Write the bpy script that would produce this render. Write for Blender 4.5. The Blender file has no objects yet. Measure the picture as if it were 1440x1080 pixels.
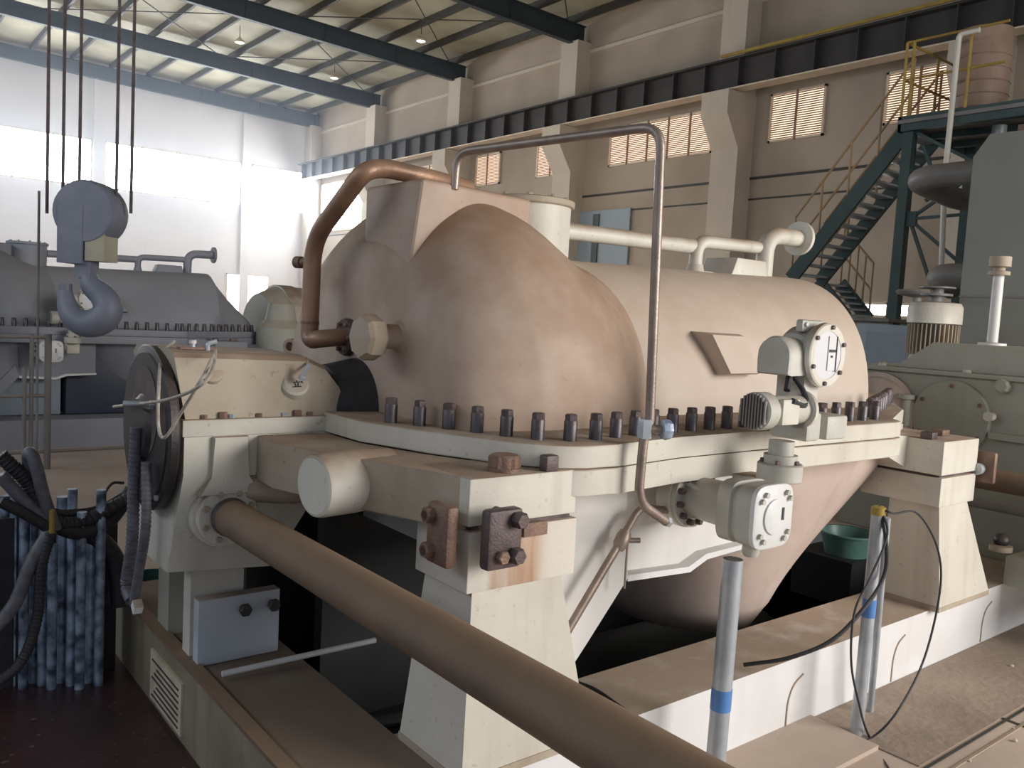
import bpy, bmesh, math, random
from mathutils import Vector, Matrix
random.seed(7)
PI = math.pi
scn = bpy.context.scene
col = scn.collection
V = Vector

# ------------------------------------------------------------------ camera
F = 1195.0
yaw, pit, rol = (math.radians(a) for a in (51.435, 4.623, -3.177))
fw = V((math.cos(yaw)*math.cos(pit), math.sin(yaw)*math.cos(pit), -math.sin(pit)))
rt = V((math.sin(yaw), -math.cos(yaw), 0))
dn = fw.cross(rt)
rt2 = rt*math.cos(rol) + dn*math.sin(rol)
dn2 = dn*math.cos(rol) - rt*math.sin(rol)
CAM = V((0, 0, 1.65))
cam = bpy.data.objects.new('camera', bpy.data.cameras.new('camera'))
col.objects.link(cam)
cam.matrix_world = Matrix.Translation(CAM) @ Matrix((rt2, -dn2, -fw)).transposed().to_4x4()
cam.data.sensor_width = 36
cam.data.lens = 36*F/1440
cam.data.clip_start = 0.05
cam.data.clip_end = 300
scn.camera = cam

def at(u, v, ax, val):
    """the point of the plane axis=val that was measured at pixel u,v of the survey photo"""
    d = rt2*(u-720) + dn2*(v-540) + fw*F
    return CAM + d*((val-CAM[ax])/d[ax])

# ------------------------------------------------------------------ materials
def nodes(name):
    m = bpy.data.materials.new(name); m.use_nodes = True
    nt = m.node_tree
    return m, nt, nt.nodes['Principled BSDF']

def rgb(c): return (c[0], c[1], c[2], 1)

def pmat(name, c, c2=None, sc=4.0, dust=0.0, dustc=(.30, .215, .155), rough=.5, metal=0.0, bump=.08, streak=0.0,
         streakc=(.2, .14, .09), speck=0.0, speckc=(.16, .09, .05), base=0.0):
    """paint or metal: cloudy colour variation, streaks running down, chipped specks, dust lying on what faces up"""
    m, nt, b = nodes(name)
    N = nt.nodes; L = nt.links
    geo = N.new('ShaderNodeNewGeometry')
    def noise(scale, detail=4, mapping=None):
        n = N.new('ShaderNodeTexNoise'); n.inputs['Scale'].default_value = scale; n.inputs['Detail'].default_value = detail
        if mapping:
            mp = N.new('ShaderNodeMapping'); mp.inputs['Scale'].default_value = mapping
            L.new(geo.outputs['Position'], mp.inputs['Vector']); L.new(mp.outputs[0], n.inputs['Vector'])
        else: L.new(geo.outputs['Position'], n.inputs['Vector'])
        return n
    def ramp(sock, a, bb, lo=0.0, hi=1.0):
        r = N.new('ShaderNodeMapRange'); r.inputs['From Min'].default_value = a; r.inputs['From Max'].default_value = bb
        r.inputs['To Min'].default_value = lo; r.inputs['To Max'].default_value = hi
        L.new(sock, r.inputs['Value']); return r.outputs[0]
    def mix(fac, a, bcol):
        x = N.new('ShaderNodeMix'); x.data_type = 'RGBA'
        if isinstance(fac, float): x.inputs['Factor'].default_value = fac
        else: L.new(fac, x.inputs['Factor'])
        if isinstance(a, tuple): x.inputs['A'].default_value = rgb(a)
        else: L.new(a, x.inputs['A'])
        if isinstance(bcol, tuple): x.inputs['B'].default_value = rgb(bcol)
        else: L.new(bcol, x.inputs['B'])
        return x.outputs['Result']
    n1 = noise(sc)
    cur = mix(ramp(n1.outputs['Fac'], .35, .65), c, c2 or tuple(k*.86 for k in c))
    if streak:
        ns = noise(1.0, 5, (9, 9, .7))
        cur = mix(ramp(ns.outputs['Fac'], .55, .78, 0, streak), cur, streakc)
    if speck:
        nk = noise(38, 3)
        cur = mix(ramp(nk.outputs['Fac'], .66, .72, 0, speck), cur, speckc)
    if dust or base:
        sep = N.new('ShaderNodeSeparateXYZ'); L.new(geo.outputs['Normal'], sep.inputs[0])
        nd = noise(6.0, 6)
        up = ramp(sep.outputs['Z'], -.15, .85, base, max(dust, base))
        mu = N.new('ShaderNodeMath'); mu.operation = 'MULTIPLY'; mu.use_clamp = True
        L.new(up, mu.inputs[0]); L.new(ramp(nd.outputs['Fac'], .3, .6, .75, 1.15), mu.inputs[1])
        cur = mix(mu.outputs[0], cur, dustc)
        L.new(ramp(mu.outputs[0], 0, 1, rough, .92), b.inputs['Roughness'])
    else:
        b.inputs['Roughness'].default_value = rough
    L.new(cur, b.inputs['Base Color'])
    b.inputs['Metallic'].default_value = metal
    if bump:
        bp = N.new('ShaderNodeBump'); bp.inputs['Strength'].default_value = bump; bp.inputs['Distance'].default_value = .02
        nb = noise(sc*9, 4); L.new(nb.outputs['Fac'], bp.inputs['Height']); L.new(bp.outputs[0], b.inputs['Normal'])
    return m

def emit(name, c, s):
    m, nt, b = nodes(name)
    b.inputs['Base Color'].default_value = rgb(c)
    b.inputs['Emission Color'].default_value = rgb(c)
    b.inputs['Emission Strength'].default_value = s
    return m

M = {}
M['cream'] = pmat('cream_paint', (.74, .72, .64), (.66, .64, .56), 2.5, dust=.95, rough=.38, streak=.25, speck=.25)
M['cream_dull'] = pmat('cream_paint_dull', (.53, .47, .37), (.42, .36, .27), 3, dust=.95, rough=.5, streak=.45, speck=.4, base=.2)
M['casing'] = pmat('dusty_casing_paint', (.64, .53, .45), (.52, .40, .33), 1.6, dust=.92, dustc=(.30, .19, .12), rough=.40, streak=.18, speck=.18, base=.38)
M['barrel'] = pmat('dusty_barrel_paint', (.64, .56, .48), (.56, .47, .40), 1.4, dust=.75, dustc=(.44, .33, .25), rough=.45, streak=.1, base=.15)
M['exhaust'] = pmat('exhaust_paint', (.70, .58, .52), (.60, .49, .43), 1.8, dust=.8, rough=.45, streak=.3, streakc=(.3, .19, .13), base=.1)
M['white'] = pmat('white_paint', (.80, .80, .79), (.72, .72, .70), 2, dust=.9, rough=.4, streak=.15)
M['valve'] = pmat('valve_paint', (.60, .60, .55), (.50, .50, .44), 5, dust=.7, dustc=(.25, .2, .16), rough=.4, speck=.2)
M['valve_light'] = pmat('valve_light_paint', (.78, .79, .80), (.70, .71, .71), 5, dust=.3, rough=.35)
M['steel'] = pmat('dark_steel', (.13, .13, .15), (.08, .08, .09), 20, rough=.32, metal=.8, dust=.8, dustc=(.16, .11, .09))
M['rustbrown'] = pmat('brown_rusty_steel', (.25, .155, .115), (.16, .10, .08), 14, rough=.55, metal=.3, bump=.2, dust=.3)
M['rustdark'] = pmat('dark_rusty_steel', (.15, .11, .11), (.09, .07, .07), 14, rough=.55, metal=.4, bump=.15)
M['pipebrown'] = pmat('brown_dusty_pipe', (.20, .135, .09), (.13, .09, .065), 5, dust=.85, dustc=(.25, .165, .105), rough=.55, streak=.2, speck=.3, speckc=(.40, .22, .13), base=.1)
M['copper'] = pmat('oxidised_copper', (.42, .25, .16), (.26, .16, .11), 7, rough=.42, metal=.4, dust=.3)
M['tube'] = pmat('dull_tube_steel', (.36, .29, .25), (.26, .21, .18), 12, rough=.4, metal=.5, dust=.2)
M['galv'] = pmat('galvanised_pipe', (.50, .54, .58), (.40, .44, .48), 12, rough=.4, metal=.35, bump=.05)
M['conduit'] = pmat('conduit_pipe_metal', (.50, .61, .78), (.07, .09, .14), 14, rough=.4, metal=.4, bump=.1)
M['bluetape'] = pmat('blue_tape', (.10, .26, .60), (.09, .22, .5), 10, rough=.4)
M['bluegrey'] = pmat('blue_grey_plate', (.60, .67, .76), (.55, .62, .70), 4, dust=.8, rough=.4)
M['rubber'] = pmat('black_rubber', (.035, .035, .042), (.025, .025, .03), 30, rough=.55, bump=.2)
M['cablegrey'] = pmat('grey_cable_sheath', (.16, .16, .19), (.10, .10, .12), 30, rough=.5)
M['wire'] = pmat('pale_braided_wire', (.52, .48, .42), (.4, .36, .3), 40, rough=.5, metal=.2)
M['disc'] = pmat('dark_disc_steel', (.045, .04, .042), (.03, .026, .03), 8, rough=.4, metal=.3, dust=.2)
M['greygreen'] = pmat('grey_green_paint', (.40, .42, .36), (.35, .37, .32), 3, dust=.75, dustc=(.38, .31, .23), rough=.45, streak=.2, base=.12)
M['greybox'] = pmat('grey_box_paint', (.27, .27, .24), (.24, .24, .21), 1, rough=.55, streak=.15)
M['greensteel'] = pmat('dark_green_steel', (.045, .08, .075), (.035, .06, .06), 3, rough=.5)
M['ducts'] = pmat('grey_duct', (.22, .21, .20), (.16, .155, .15), 3, rough=.5, dust=.4)
M['tankm'] = pmat('brown_tank_sheet', (.36, .25, .19), (.28, .19, .14), 3, rough=.5, streak=.5)
M['yellow'] = pmat('yellow_rail_paint', (.38, .27, .05), (.32, .20, .05), 4, rough=.5)
M['orange'] = pmat('faded_orange_rail', (.42, .26, .12), (.36, .24, .13), 4, rough=.5)
M['rafter'] = pmat('dark_blue_grey_steel', (.035, .05, .058), (.028, .04, .048), 1.5, rough=.55)
M['girder'] = pmat('girder_steel', (.055, .05, .048), (.04, .036, .036), 1.5, rough=.6)
M['purlin'] = pmat('purlin_steel', (.055, .05, .045), (.04, .038, .034), 2, rough=.6)
M['roof'] = pmat('roof_lining', (.45, .42, .31), (.26, .24, .17), .55, rough=.7, speck=.0, bump=.3)
M['plaster'] = pmat('wall_plaster', (.47, .395, .315), (.38, .315, .25), .5, rough=.85, streak=.35, streakc=(.38, .32, .28))
M['plaster_light'] = pmat('light_wall_plaster', (.80, .77, .74), (.72, .69, .67), .4, rough=.85, streak=.15, streakc=(.55, .5, .47))
M['column'] = pmat('column_plaster', (.60, .53, .44), (.54, .47, .39), .6, rough=.8, streak=.3, streakc=(.42, .36, .3))
M['slat'] = pmat('louvre_slat', (.34, .22, .15), (.28, .18, .12), 4, rough=.6)
M['winframe'] = pmat('window_frame_paint', (.78, .66, .52), None, 3, rough=.5)
M['concrete'] = pmat('floor_concrete', (.55, .44, .36), (.44, .35, .29), 1.2, rough=.8, bump=.15, speck=.3, speckc=(.3, .24, .19))
M['redfloor'] = pmat('dark_red_floor_paint', (.075, .034, .034), (.045, .025, .026), 3, rough=.35, speck=.6, speckc=(.22, .18, .16))
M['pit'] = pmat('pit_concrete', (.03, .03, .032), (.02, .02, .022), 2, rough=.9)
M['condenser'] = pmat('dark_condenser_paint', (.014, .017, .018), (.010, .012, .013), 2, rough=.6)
M['basebeam'] = pmat('base_beam_paint', (.84, .85, .87), (.78, .78, .79), 1.5, dust=1.0, dustc=(.40, .31, .235), rough=.45, streak=.12)
M['basebeam_old'] = pmat('old_base_beam_paint', (.30, .27, .19), (.19, .165, .11), 3, dust=1.0, dustc=(.20, .145, .105), rough=.6, streak=.6, streakc=(.07, .05, .03), speck=.4)
M['greenplastic'] = pmat('green_plastic', (.13, .27, .24), (.1, .2, .18), 6, rough=.35)
M['bluedoor'] = pmat('blue_grey_door', (.30, .36, .42), (.27, .33, .38), 1, rough=.5)
M['glass'] = emit('lit_window_pane', (1.0, .80, .62), 1.1)
M['sky_pane'] = emit('bright_window_pane', (.90, .95, 1.0), 14.0)
M['lampglow'] = emit('lamp_glow', (1.0, .95, .85), 5.0)
M['label'] = pmat('paper_label', (.62, .55, .42), (.5, .42, .3), 10, rough=.7)
M['ink'] = pmat('dark_ink', (.05, .05, .06), None, 10, rough=.6)
M['dialface'] = pmat('pale_dial_face', (.78, .78, .82), (.72, .72, .77), 4, rough=.12)
M['hook'] = pmat('hook_paint', (.20, .22, .28), (.15, .17, .22), 4, rough=.5)
M['hookyellow'] = pmat('worn_hook_block', (.42, .40, .30), (.35, .33, .26), 4, rough=.5, speck=.3)

def stained_block():
    m = pmat('rust_stained_white_paint', (.76, .73, .66), (.70, .66, .58), 3, dust=.9, rough=.4, speck=.2)
    nt = m.node_tree; N = nt.nodes; L = nt.links; b = N['Principled BSDF']
    src = b.inputs['Base Color'].links[0].from_socket
    tc = N.new('ShaderNodeTexCoord'); mp = N.new('ShaderNodeMapping'); mp.inputs['Scale'].default_value = (14, 14, 1.2)
    L.new(tc.outputs['Object'], mp.inputs[0])
    n = N.new('ShaderNodeTexNoise'); n.inputs['Scale'].default_value = 1.5; L.new(mp.outputs[0], n.inputs['Vector'])
    sp = N.new('ShaderNodeSeparateXYZ'); L.new(tc.outputs['Object'], sp.inputs[0])
    r1 = N.new('ShaderNodeMapRange'); r1.interpolation_type = 'SMOOTHSTEP'
    for k, v in (('From Min', 1.45), ('From Max', 1.49)): r1.inputs[k].default_value = v
    r2 = N.new('ShaderNodeMapRange'); r2.interpolation_type = 'SMOOTHSTEP'
    for k, v in (('From Min', 1.70), ('From Max', 1.62)): r2.inputs[k].default_value = v
    L.new(sp.outputs['X'], r1.inputs[0]); L.new(sp.outputs['X'], r2.inputs[0])
    mu = N.new('ShaderNodeMath'); mu.operation = 'MULTIPLY'; L.new(r1.outputs[0], mu.inputs[0]); L.new(r2.outputs[0], mu.inputs[1])
    r3 = N.new('ShaderNodeMapRange'); r3.inputs['From Min'].default_value = .3; r3.inputs['From Max'].default_value = .62
    r3.inputs['To Min'].default_value = .38; r3.inputs['To Max'].default_value = .9
    L.new(n.outputs['Fac'], r3.inputs[0])
    m2 = N.new('ShaderNodeMath'); m2.operation = 'MULTIPLY'; L.new(mu.outputs[0], m2.inputs[0]); L.new(r3.outputs[0], m2.inputs[1])
    x = N.new('ShaderNodeMix'); x.data_type = 'RGBA'; L.new(m2.outputs[0], x.inputs['Factor']); L.new(src, x.inputs['A'])
    x.inputs['B'].default_value = (.42, .22, .11, 1); L.new(x.outputs['Result'], b.inputs['Base Color'])
    return m
M['stained'] = stained_block()

# ------------------------------------------------------------------ mesh building
def basis(d):
    d = V(d).normalized()
    a = V((0, 0, 1)) if abs(d.z) < .9 else V((1, 0, 0))
    x = a.cross(d).normalized(); return x, d.cross(x), d

class MB:
    def __init__(s): s.b = bmesh.new()
    def box(s, p0, p1, bev=0.0, seg=2):
        lo = [min(a, b) for a, b in zip(p0, p1)]; hi = [max(a, b) for a, b in zip(p0, p1)]
        vs = [s.b.verts.new((x, y, z)) for x in (lo[0], hi[0]) for y in (lo[1], hi[1]) for z in (lo[2], hi[2])]
        fs = [s.b.faces.new([vs[i] for i in q]) for q in ((0,1,3,2),(4,6,7,5),(0,4,5,1),(2,3,7,6),(0,2,6,4),(1,5,7,3))]
        if bev:
            es = list({e for f in fs for e in f.edges})
            bmesh.ops.bevel(s.b, geom=es, offset=bev, segments=seg, affect='EDGES', profile=.5)
        return s
    def obox(s, c, ax, ay, az, sx, sy, sz):
        c = V(c); ax, ay, az = V(ax)*sx/2, V(ay)*sy/2, V(az)*sz/2
        vs = [s.b.verts.new(c+ax*i+ay*j+az*k) for i in (-1,1) for j in (-1,1) for k in (-1,1)]
        for q in ((0,1,3,2),(4,6,7,5),(0,4,5,1),(2,3,7,6),(0,2,6,4),(1,5,7,3)): s.b.faces.new([vs[i] for i in q])
        return s
    def bar(s, a, b, w, h, up=(0,0,1)):
        a, b = V(a), V(b); d = (b-a).normalized(); x = V(up).cross(d)
        if x.length < 1e-4: x = V((1,0,0)).cross(d)
        x.normalize(); y = d.cross(x)
        return s.obox((a+b)/2, x, y, d, w, h, (b-a).length)
    def rings(s, rs, cap=True, closed=True):
        R = [[s.b.verts.new(p) for p in r] for r in rs]
        n = len(R[0])
        for A, B in zip(R, R[1:]):
            for i in range(n if closed else n-1):
                j = (i+1) % n
                s.b.faces.new((A[i], A[j], B[j], B[i]))
        if cap and closed:
            s.b.faces.new(list(reversed(R[0]))); s.b.faces.new(R[-1])
        return s
    def lathe(s, c, d, prof, n=32, cap=True):
        """prof: (distance along d from c, radius)"""
        x, y, z = basis(d); c = V(c)
        return s.rings([[c+z*h+(x*math.cos(2*PI*i/n)+y*math.sin(2*PI*i/n))*max(r, 1e-4) for i in range(n)] for h, r in prof], cap)
    def cyl(s, a, b, r, r2=None, n=24):
        a, b = V(a), V(b); return s.lathe(a, b-a, [(0, r), ((b-a).length, r if r2 is None else r2)], n)
    def tube(s, pts, r, n=12, bend=0.0, k=6):
        P = [V(p) for p in pts]
        if bend:
            Q = [P[0]]
            for a, b, c in zip(P, P[1:], P[2:]):
                l = min(bend, (a-b).length*.48, (c-b).length*.48)
                p, q = b+(a-b).normalized()*l, b+(c-b).normalized()*l
                for i in range(k+1):
                    t = i/k; Q.append(p*(1-t)**2 + b*2*t*(1-t) + q*t*t)
            Q.append(P[-1]); P = Q
        rs = []; x = None
        for i, p in enumerate(P):
            d = (P[min(i+1, len(P)-1)]-P[max(i-1, 0)]).normalized()
            if x is None: x = basis(d)[0]
            else: x = (x-d*x.dot(d)).normalized()
            y = d.cross(x); rr = r(i/(len(P)-1)) if callable(r) else r
            rs.append([p+(x*math.cos(2*PI*j/n)+y*math.sin(2*PI*j/n))*rr for j in range(n)])
        return s.rings(rs)
    def spline(s, pts, r, n=10, k=10):
        P = [V(p) for p in pts]; P = [P[0]*2-P[1]]+P+[P[-1]*2-P[-2]]; Q = []
        for i in range(1, len(P)-2):
            a, b, c, d = P[i-1:i+3]
            for j in range(k):
                t = j/k
                Q.append(.5*((2*b)+(c-a)*t+(2*a-5*b+4*c-d)*t*t+(3*b-a-3*c+d)*t**3))
        Q.append(P[-2]); return s.tube(Q, r, n)
    def prism(s, poly, ax, a, b, bev=0.0):
        """poly in the two axes other than ax"""
        def mk(p, v):
            q = list(p); q.insert(ax, v); return V(q)
        A = [s.b.verts.new(mk(p, a)) for p in poly]; B = [s.b.verts.new(mk(p, b)) for p in poly]
        n = len(poly); fs = [s.b.faces.new(list(reversed(A))), s.b.faces.new(B)]
        for i in range(n): fs.append(s.b.faces.new((A[i], A[(i+1) % n], B[(i+1) % n], B[i])))
        if bev:
            bmesh.ops.bevel(s.b, geom=list(fs[0].edges)+list(fs[1].edges), offset=bev, segments=2, affect='EDGES', profile=.5)
        return s
    def hexa(s, c, d, r, h):
        x, y, z = basis(d); c = V(c)
        s.rings([[c+z*hh+(x*math.cos(PI*i/3)+y*math.sin(PI*i/3))*rr for i in range(6)] for hh, rr in ((0, r), (h*.85, r), (h, r*.86))])
        return s
    def mesh(s, name, m, ang=32):
        b = s.b
        bmesh.ops.recalc_face_normals(b, faces=b.faces)
        ca = math.radians(ang)
        for e in b.edges:
            if len(e.link_faces) == 2 and e.calc_face_angle(0) > ca: e.smooth = False
        for f in b.faces: f.smooth = True
        me = bpy.data.meshes.new(name); b.to_mesh(me); b.free()
        me.materials.append(M[m] if isinstance(m, str) else m)
        return me
    def build(s, name, m, parent=None, ang=32, label=None):
        o = bpy.data.objects.new(name, s.mesh(name, m, ang)); col.objects.link(o)
        if parent is not None: attach(o, parent)
        if label: o['label'] = label
        return o

def attach(o, parent):
    o.parent = parent
    if parent.type == 'EMPTY': o.matrix_parent_inverse = Matrix.Translation(-parent.location)

def tag(o, label, cat, group=None, kind=None):
    o['label'] = label; o['category'] = cat
    if group: o['group'] = group
    if kind: o['kind'] = kind
    return o

def thing(name, label, cat, loc, group=None):
    o = bpy.data.objects.new(name, None); o.empty_display_size = .1; col.objects.link(o); o.location = loc
    return tag(o, label, cat, group)

def struct(o):
    o['kind'] = 'structure'; return o

def inst(me, name, loc, parent=None, rot=None):
    o = bpy.data.objects.new(name, me); col.objects.link(o)
    o.location = loc
    if rot: o.rotation_euler = rot
    if parent is not None: attach(o, parent)
    return o

KIDS = {}
def copy_tree(o, parent=None):
    c = o.copy(); col.objects.link(c)
    if parent is not None: c.parent = parent; c.matrix_parent_inverse = o.matrix_parent_inverse.copy()
    for ch in list(o.children): copy_tree(ch, c)
    return c

# ================================================================== the hall
WX = 17.7          # inner face of the right wall
EY = 38.0          # inner face of the end wall
PITX = (1.40, 5.0); PITY = (2.24, 3.78)
f = MB()
f.box((-9, -9, -.3), (17.7, 1.9, 0)); f.box((-9, 4.12, -.3), (17.7, 38, 0)); f.box((-9, 1.9, -.3), (1.0, 4.12, 0)); f.box((6.9, 1.9, -.3), (17.7, 4.12, 0))
struct(f.build('floor', 'concrete'))
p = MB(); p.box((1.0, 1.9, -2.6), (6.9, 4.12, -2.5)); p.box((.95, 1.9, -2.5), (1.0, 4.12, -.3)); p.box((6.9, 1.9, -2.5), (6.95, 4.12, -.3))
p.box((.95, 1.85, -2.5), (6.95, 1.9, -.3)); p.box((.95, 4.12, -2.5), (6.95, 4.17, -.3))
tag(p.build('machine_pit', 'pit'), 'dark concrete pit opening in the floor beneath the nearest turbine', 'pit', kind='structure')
r_ = MB(); r_.box((-9, -9, .0), (.984, 8.2, .012)); struct(r_.build('floor_paint', 'redfloor'))

# right wall with ledges, end wall
w = MB(); w.box((WX, -9, 0), (WX+.3, 38.3, 10.7)); struct(w.build('wall_right', 'plaster'))
w = MB(); w.box((-9, EY, 0), (WX, EY+.3, 10.9)); struct(w.build('wall_end', 'plaster_light'))
def trim(o): return struct(o)
tn = [0]
def tname():
    tn[0] += 1; return 'trim_%d' % tn[0]
trim(MB().box((WX-.06, -9, 9.55), (WX, EY, 9.65)).build(tname(), 'column'))
trim(MB().box((WX-.03, -9, 5.30), (WX, EY, 5.36)).build(tname(), 'purlin'))
trim(MB().box((WX-.03, -9, 4.80), (WX, EY, 4.84)).build(tname(), 'purlin'))
colY = [1.65, 7.70, 13.62, 19.66, 25.7, 31.75, 37.7]
for y in colY:
    m = MB(); m.box((17.15, y-.37, 7.3), (WX, y+.37, 9.85)); m.box((17.12, y-.40, 0), (WX, y+.40, 6.0))
    m.prism([(17.12, 6.0), (17.7, 6.0), (17.7, 7.3), (16.62, 7.3), (16.62, 6.75)], 1, y-.40, y+.40)
    trim(m.build(tname(), 'column'))
for x in (-4, 2.2, 8.3, 14.4):
    trim(MB().box((x-.2, EY-.12, 0), (x+.2, EY, 10.2)).build(tname(), 'plaster_light'))

# windows of the right wall: louvred
wn = [0]
def window(y0, y1, z0, z1, mull):
    wn[0] += 1
    fr = MB(); t = .05; X = WX
    fr.box((X-.07, y0, z0), (X-.01, y0+t, z1)); fr.box((X-.07, y1-t, z0), (X-.01, y1, z1)); fr.box((X-.07, y0, z0), (X-.01, y1, z0+t)); fr.box((X-.07, y0, z1-t), (X-.01, y1, z1))
    o = struct(fr.build('window_%d' % wn[0], 'winframe'))
    MB().box((X-.02, y0+t, z0+t), (X-.005, y1-t, z1-t)).build('pane', 'glass', o)
    sl = MB(); n = 20
    for i in range(n):
        z = z0+t+(z1-z0-2*t)*(i+.5)/n
        sl.obox((X-.05, (y0+y1)/2, z), (0,1,0), V((.6,0,.8)), V((-.8,0,.6)), y1-y0-2*t, .040, .005)
    sl.build('louvre', 'slat', o)
    mm = MB()
    for i in range(1, mull+1):
        y = y0+(y1-y0)*i/(mull+1); mm.box((X-.09, y-.025, z0), (X-.06, y+.025, z1))
    mm.build('mullion', 'slat', o)
for a in ((14.45, 18.2, 6.10, 7.22, 4), (11.28, 12.75, 6.13, 7.28, 1), (8.35, 9.85, 6.15, 7.26, 1), (5.2, 6.9, 6.15, 7.28, 1), (2.4, 4.2, 6.15, 7.28, 1),
          (20.1, 21.5, 6.08, 7.15, 1), (23.45, 24.85, 6.08, 7.15, 1), (26.4, 29.3, 6.08, 7.15, 3)):
    window(*a)
# end wall band of windows, overexposed by the sky
def bright_window(x0, x1, z0, z1, nm=3, wall='end'):
    wn[0] += 1
    fr = MB(); t = .05
    if wall == 'end': bx = lambda a, b, c, d, q=0: ((a, EY-.06-q, b), (c, EY-.01-q, d))
    else: bx = lambda a, b, c, d, q=0: ((WX-.06-q, a, b), (WX-.01-q, c, d))
    for a in ((x0, z0, x0+t, z1), (x1-t, z0, x1, z1), (x0, z0, x1, z0+t), (x0, z1-t, x1, z1)): fr.box(*bx(*a))
    for i in range(1, nm+1):
        x = x0+(x1-x0)*i/(nm+1); fr.box(*bx(x-.02, z0, x+.02, z1))
    o = struct(fr.build('window_%d' % wn[0], 'winframe'))
    pn = MB(); a, b = bx(x0+t, z0+t, x1-t, z1-t)
    if wall == 'end': a = (a[0], EY-.03, a[2]); b = (b[0], EY-.02, b[2])
    else: a = (WX-.03, a[1], a[2]); b = (WX-.02, b[1], b[2])
    pn.box(a, b).build('pane', 'sky_pane', o)
for x0, x1 in ((-8.6, -4.2), (-3.8, 1.95), (2.45, 8.05), (8.55, 14.15), (14.65, 17.4)):
    bright_window(x0, x1, 5.85, 7.75)
a = at(318, 384, 1, EY); b = at(376, 446, 1, EY)
bright_window(a.x, b.x, b.z, a.z, 0)
bright_window(32.5, 37.1, 5.0, 7.2, 3, 'right')
a = at(1214, 425, 0, WX); b = at(1285, 448, 0, WX)
bright_window(b.y, a.y, b.z, a.z, 1, 'right')

# roof: lining, purlins, rafters
def rz(x): return 10.38+.022*(WX-x)
m = MB(); m.prism([(WX, rz(WX)+.22), (-9, rz(-9)+.22), (-9, rz(-9)+.3), (WX, rz(WX)+.3)], 1, -9, EY+.3)
struct(m.build('ceiling', 'roof'))
x = WX-.5; me = None
while x > -6:
    o = trim(MB().box((x-.04, -2, rz(x)), (x+.04, EY, rz(x)+.22)).build(tname(), 'purlin')); x -= 1.42
rafY = [1.55, 7.6, 13.62, 19.6, 25.8, 31.9, 37.6]
for y in rafY:
    m = MB(); z0 = lambda x: 9.78+.030*(WX-x)
    xs = (WX-.05, -9)
    t = .09
    m.prism([(xs[0], z0(xs[0])), (xs[1], z0(xs[1])), (xs[1], z0(xs[1])+.025), (xs[0], z0(xs[0])+.025)], 1, y-t, y+t)
    m.prism([(xs[0], rz(xs[0])-.025), (xs[1], rz(xs[1])-.025), (xs[1], rz(xs[1])), (xs[0], rz(xs[0]))], 1, y-t, y+t)
    m.prism([(xs[0], z0(xs[0])+.02), (xs[1], z0(xs[1])+.02), (xs[1], rz(xs[1])-.02), (xs[0], rz(xs[0])-.02)], 1, y-.012, y+.012)
    for q in range(8):
        xx = WX-.3-q*2.6; m.box((xx-.01, y-t, z0(xx)), (xx+.01, y+t, rz(xx)))
    trim(m.build(tname(), 'rafter'))
# thin cross bracing under the lining
for (xa, ya, xb, yb) in ((17, 19.6, 11, 25.8), (11, 19.6, 17, 25.8), (17, 25.8, 11, 31.9), (11, 25.8, 17, 31.9), (11, 13.6, 17, 19.6), (17, 13.6, 11, 19.6), (5, 25.8, 11, 31.9), (11, 25.8, 5, 31.9)):
    trim(MB().cyl((xa, ya, rz(xa)-.06), (xb, yb, rz(xb)-.06), .018, n=6).build(tname(), 'purlin'))

# crane runway girder along the right wall
g = thing('crane_girder', 'dark steel crane girder with web stiffeners carried on brackets of the wall', 'crane beam', (16.95, 18, 7.3))
zb, zt = 7.32, 8.05; gx = 16.95
MB().box((gx-.2, -6, zb), (gx+.2, EY-.2, zb+.03)).build('bottom_flange', 'winframe', g, label='pale lower flange')
MB().box((gx-.2, -6, zt-.03), (gx+.2, EY-.2, zt)).build('top_flange', 'girder', g)
MB().box((gx-.01, -6, zb+.03), (gx+.01, EY-.2, zt-.03)).build('web', 'girder', g)
stf = MB().box((-.17, -.012, zb+.03), (.17, .012, zt-.03)).mesh('stiffener', 'girder')
y = 1.0
while y < EY-.5:
    inst(stf, 'stiffener', (gx, y, 0), g); y += 1.01
MB().box((gx-.26, -6, zt+.03), (gx-.22, 13.6, zt+.10)).build('conductor_bar', 'yellow', g, label='yellow conductor bar')
MB().box((gx-.03, -6, zt), (gx+.03, EY-.2, zt+.08)).build('rail', 'girder', g)

# high bay lamps
lamps = ((592, 58, 'domed roof lamp glowing nearest the wall between two rafters'), (337, 60, 'small roof lamp glowing above the second rafter bay from the end wall'), (470, 110, 'small domed roof lamp glowing in the bay farthest down the roof'))
for (u, v, lab) in lamps:
    q = at(u, v, 2, 10.2)
    t = thing('bay_lamp', lab, 'lamp', q, 'high bay lamps')
    MB().lathe(q+V((0,0,.0)), (0,0,1), [(0, .17), (.06, .16), (.14, .05), (.2, .03)], 20).build('lamp_shade', 'winframe', t)
    MB().lathe(q+V((0,0,-.03)), (0,0,1), [(0, .05), (.03, .13)], 20).build('bulb', 'lampglow', t)
    MB().cyl(q+V((0,0,.2)), V((q.x, q.y, rz(q.x)+.22)), .012, n=6).build('stem', 'purlin', t)

# the tall blue door of the right wall
a = at(803, 300, 0, WX-.05); b = at(887, 305, 0, WX-.05)
d = struct(MB().box((WX-.09, b.y, 0), (WX-.02, a.y, a.z)).build('door_1', 'bluedoor'))
ym = at(841, 300, 0, WX-.05).y
MB().box((WX-.13, ym-.12, 0), (WX-.09, ym+.12, a.z-.1)).build('centre_strip', 'greensteel', d)

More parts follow.
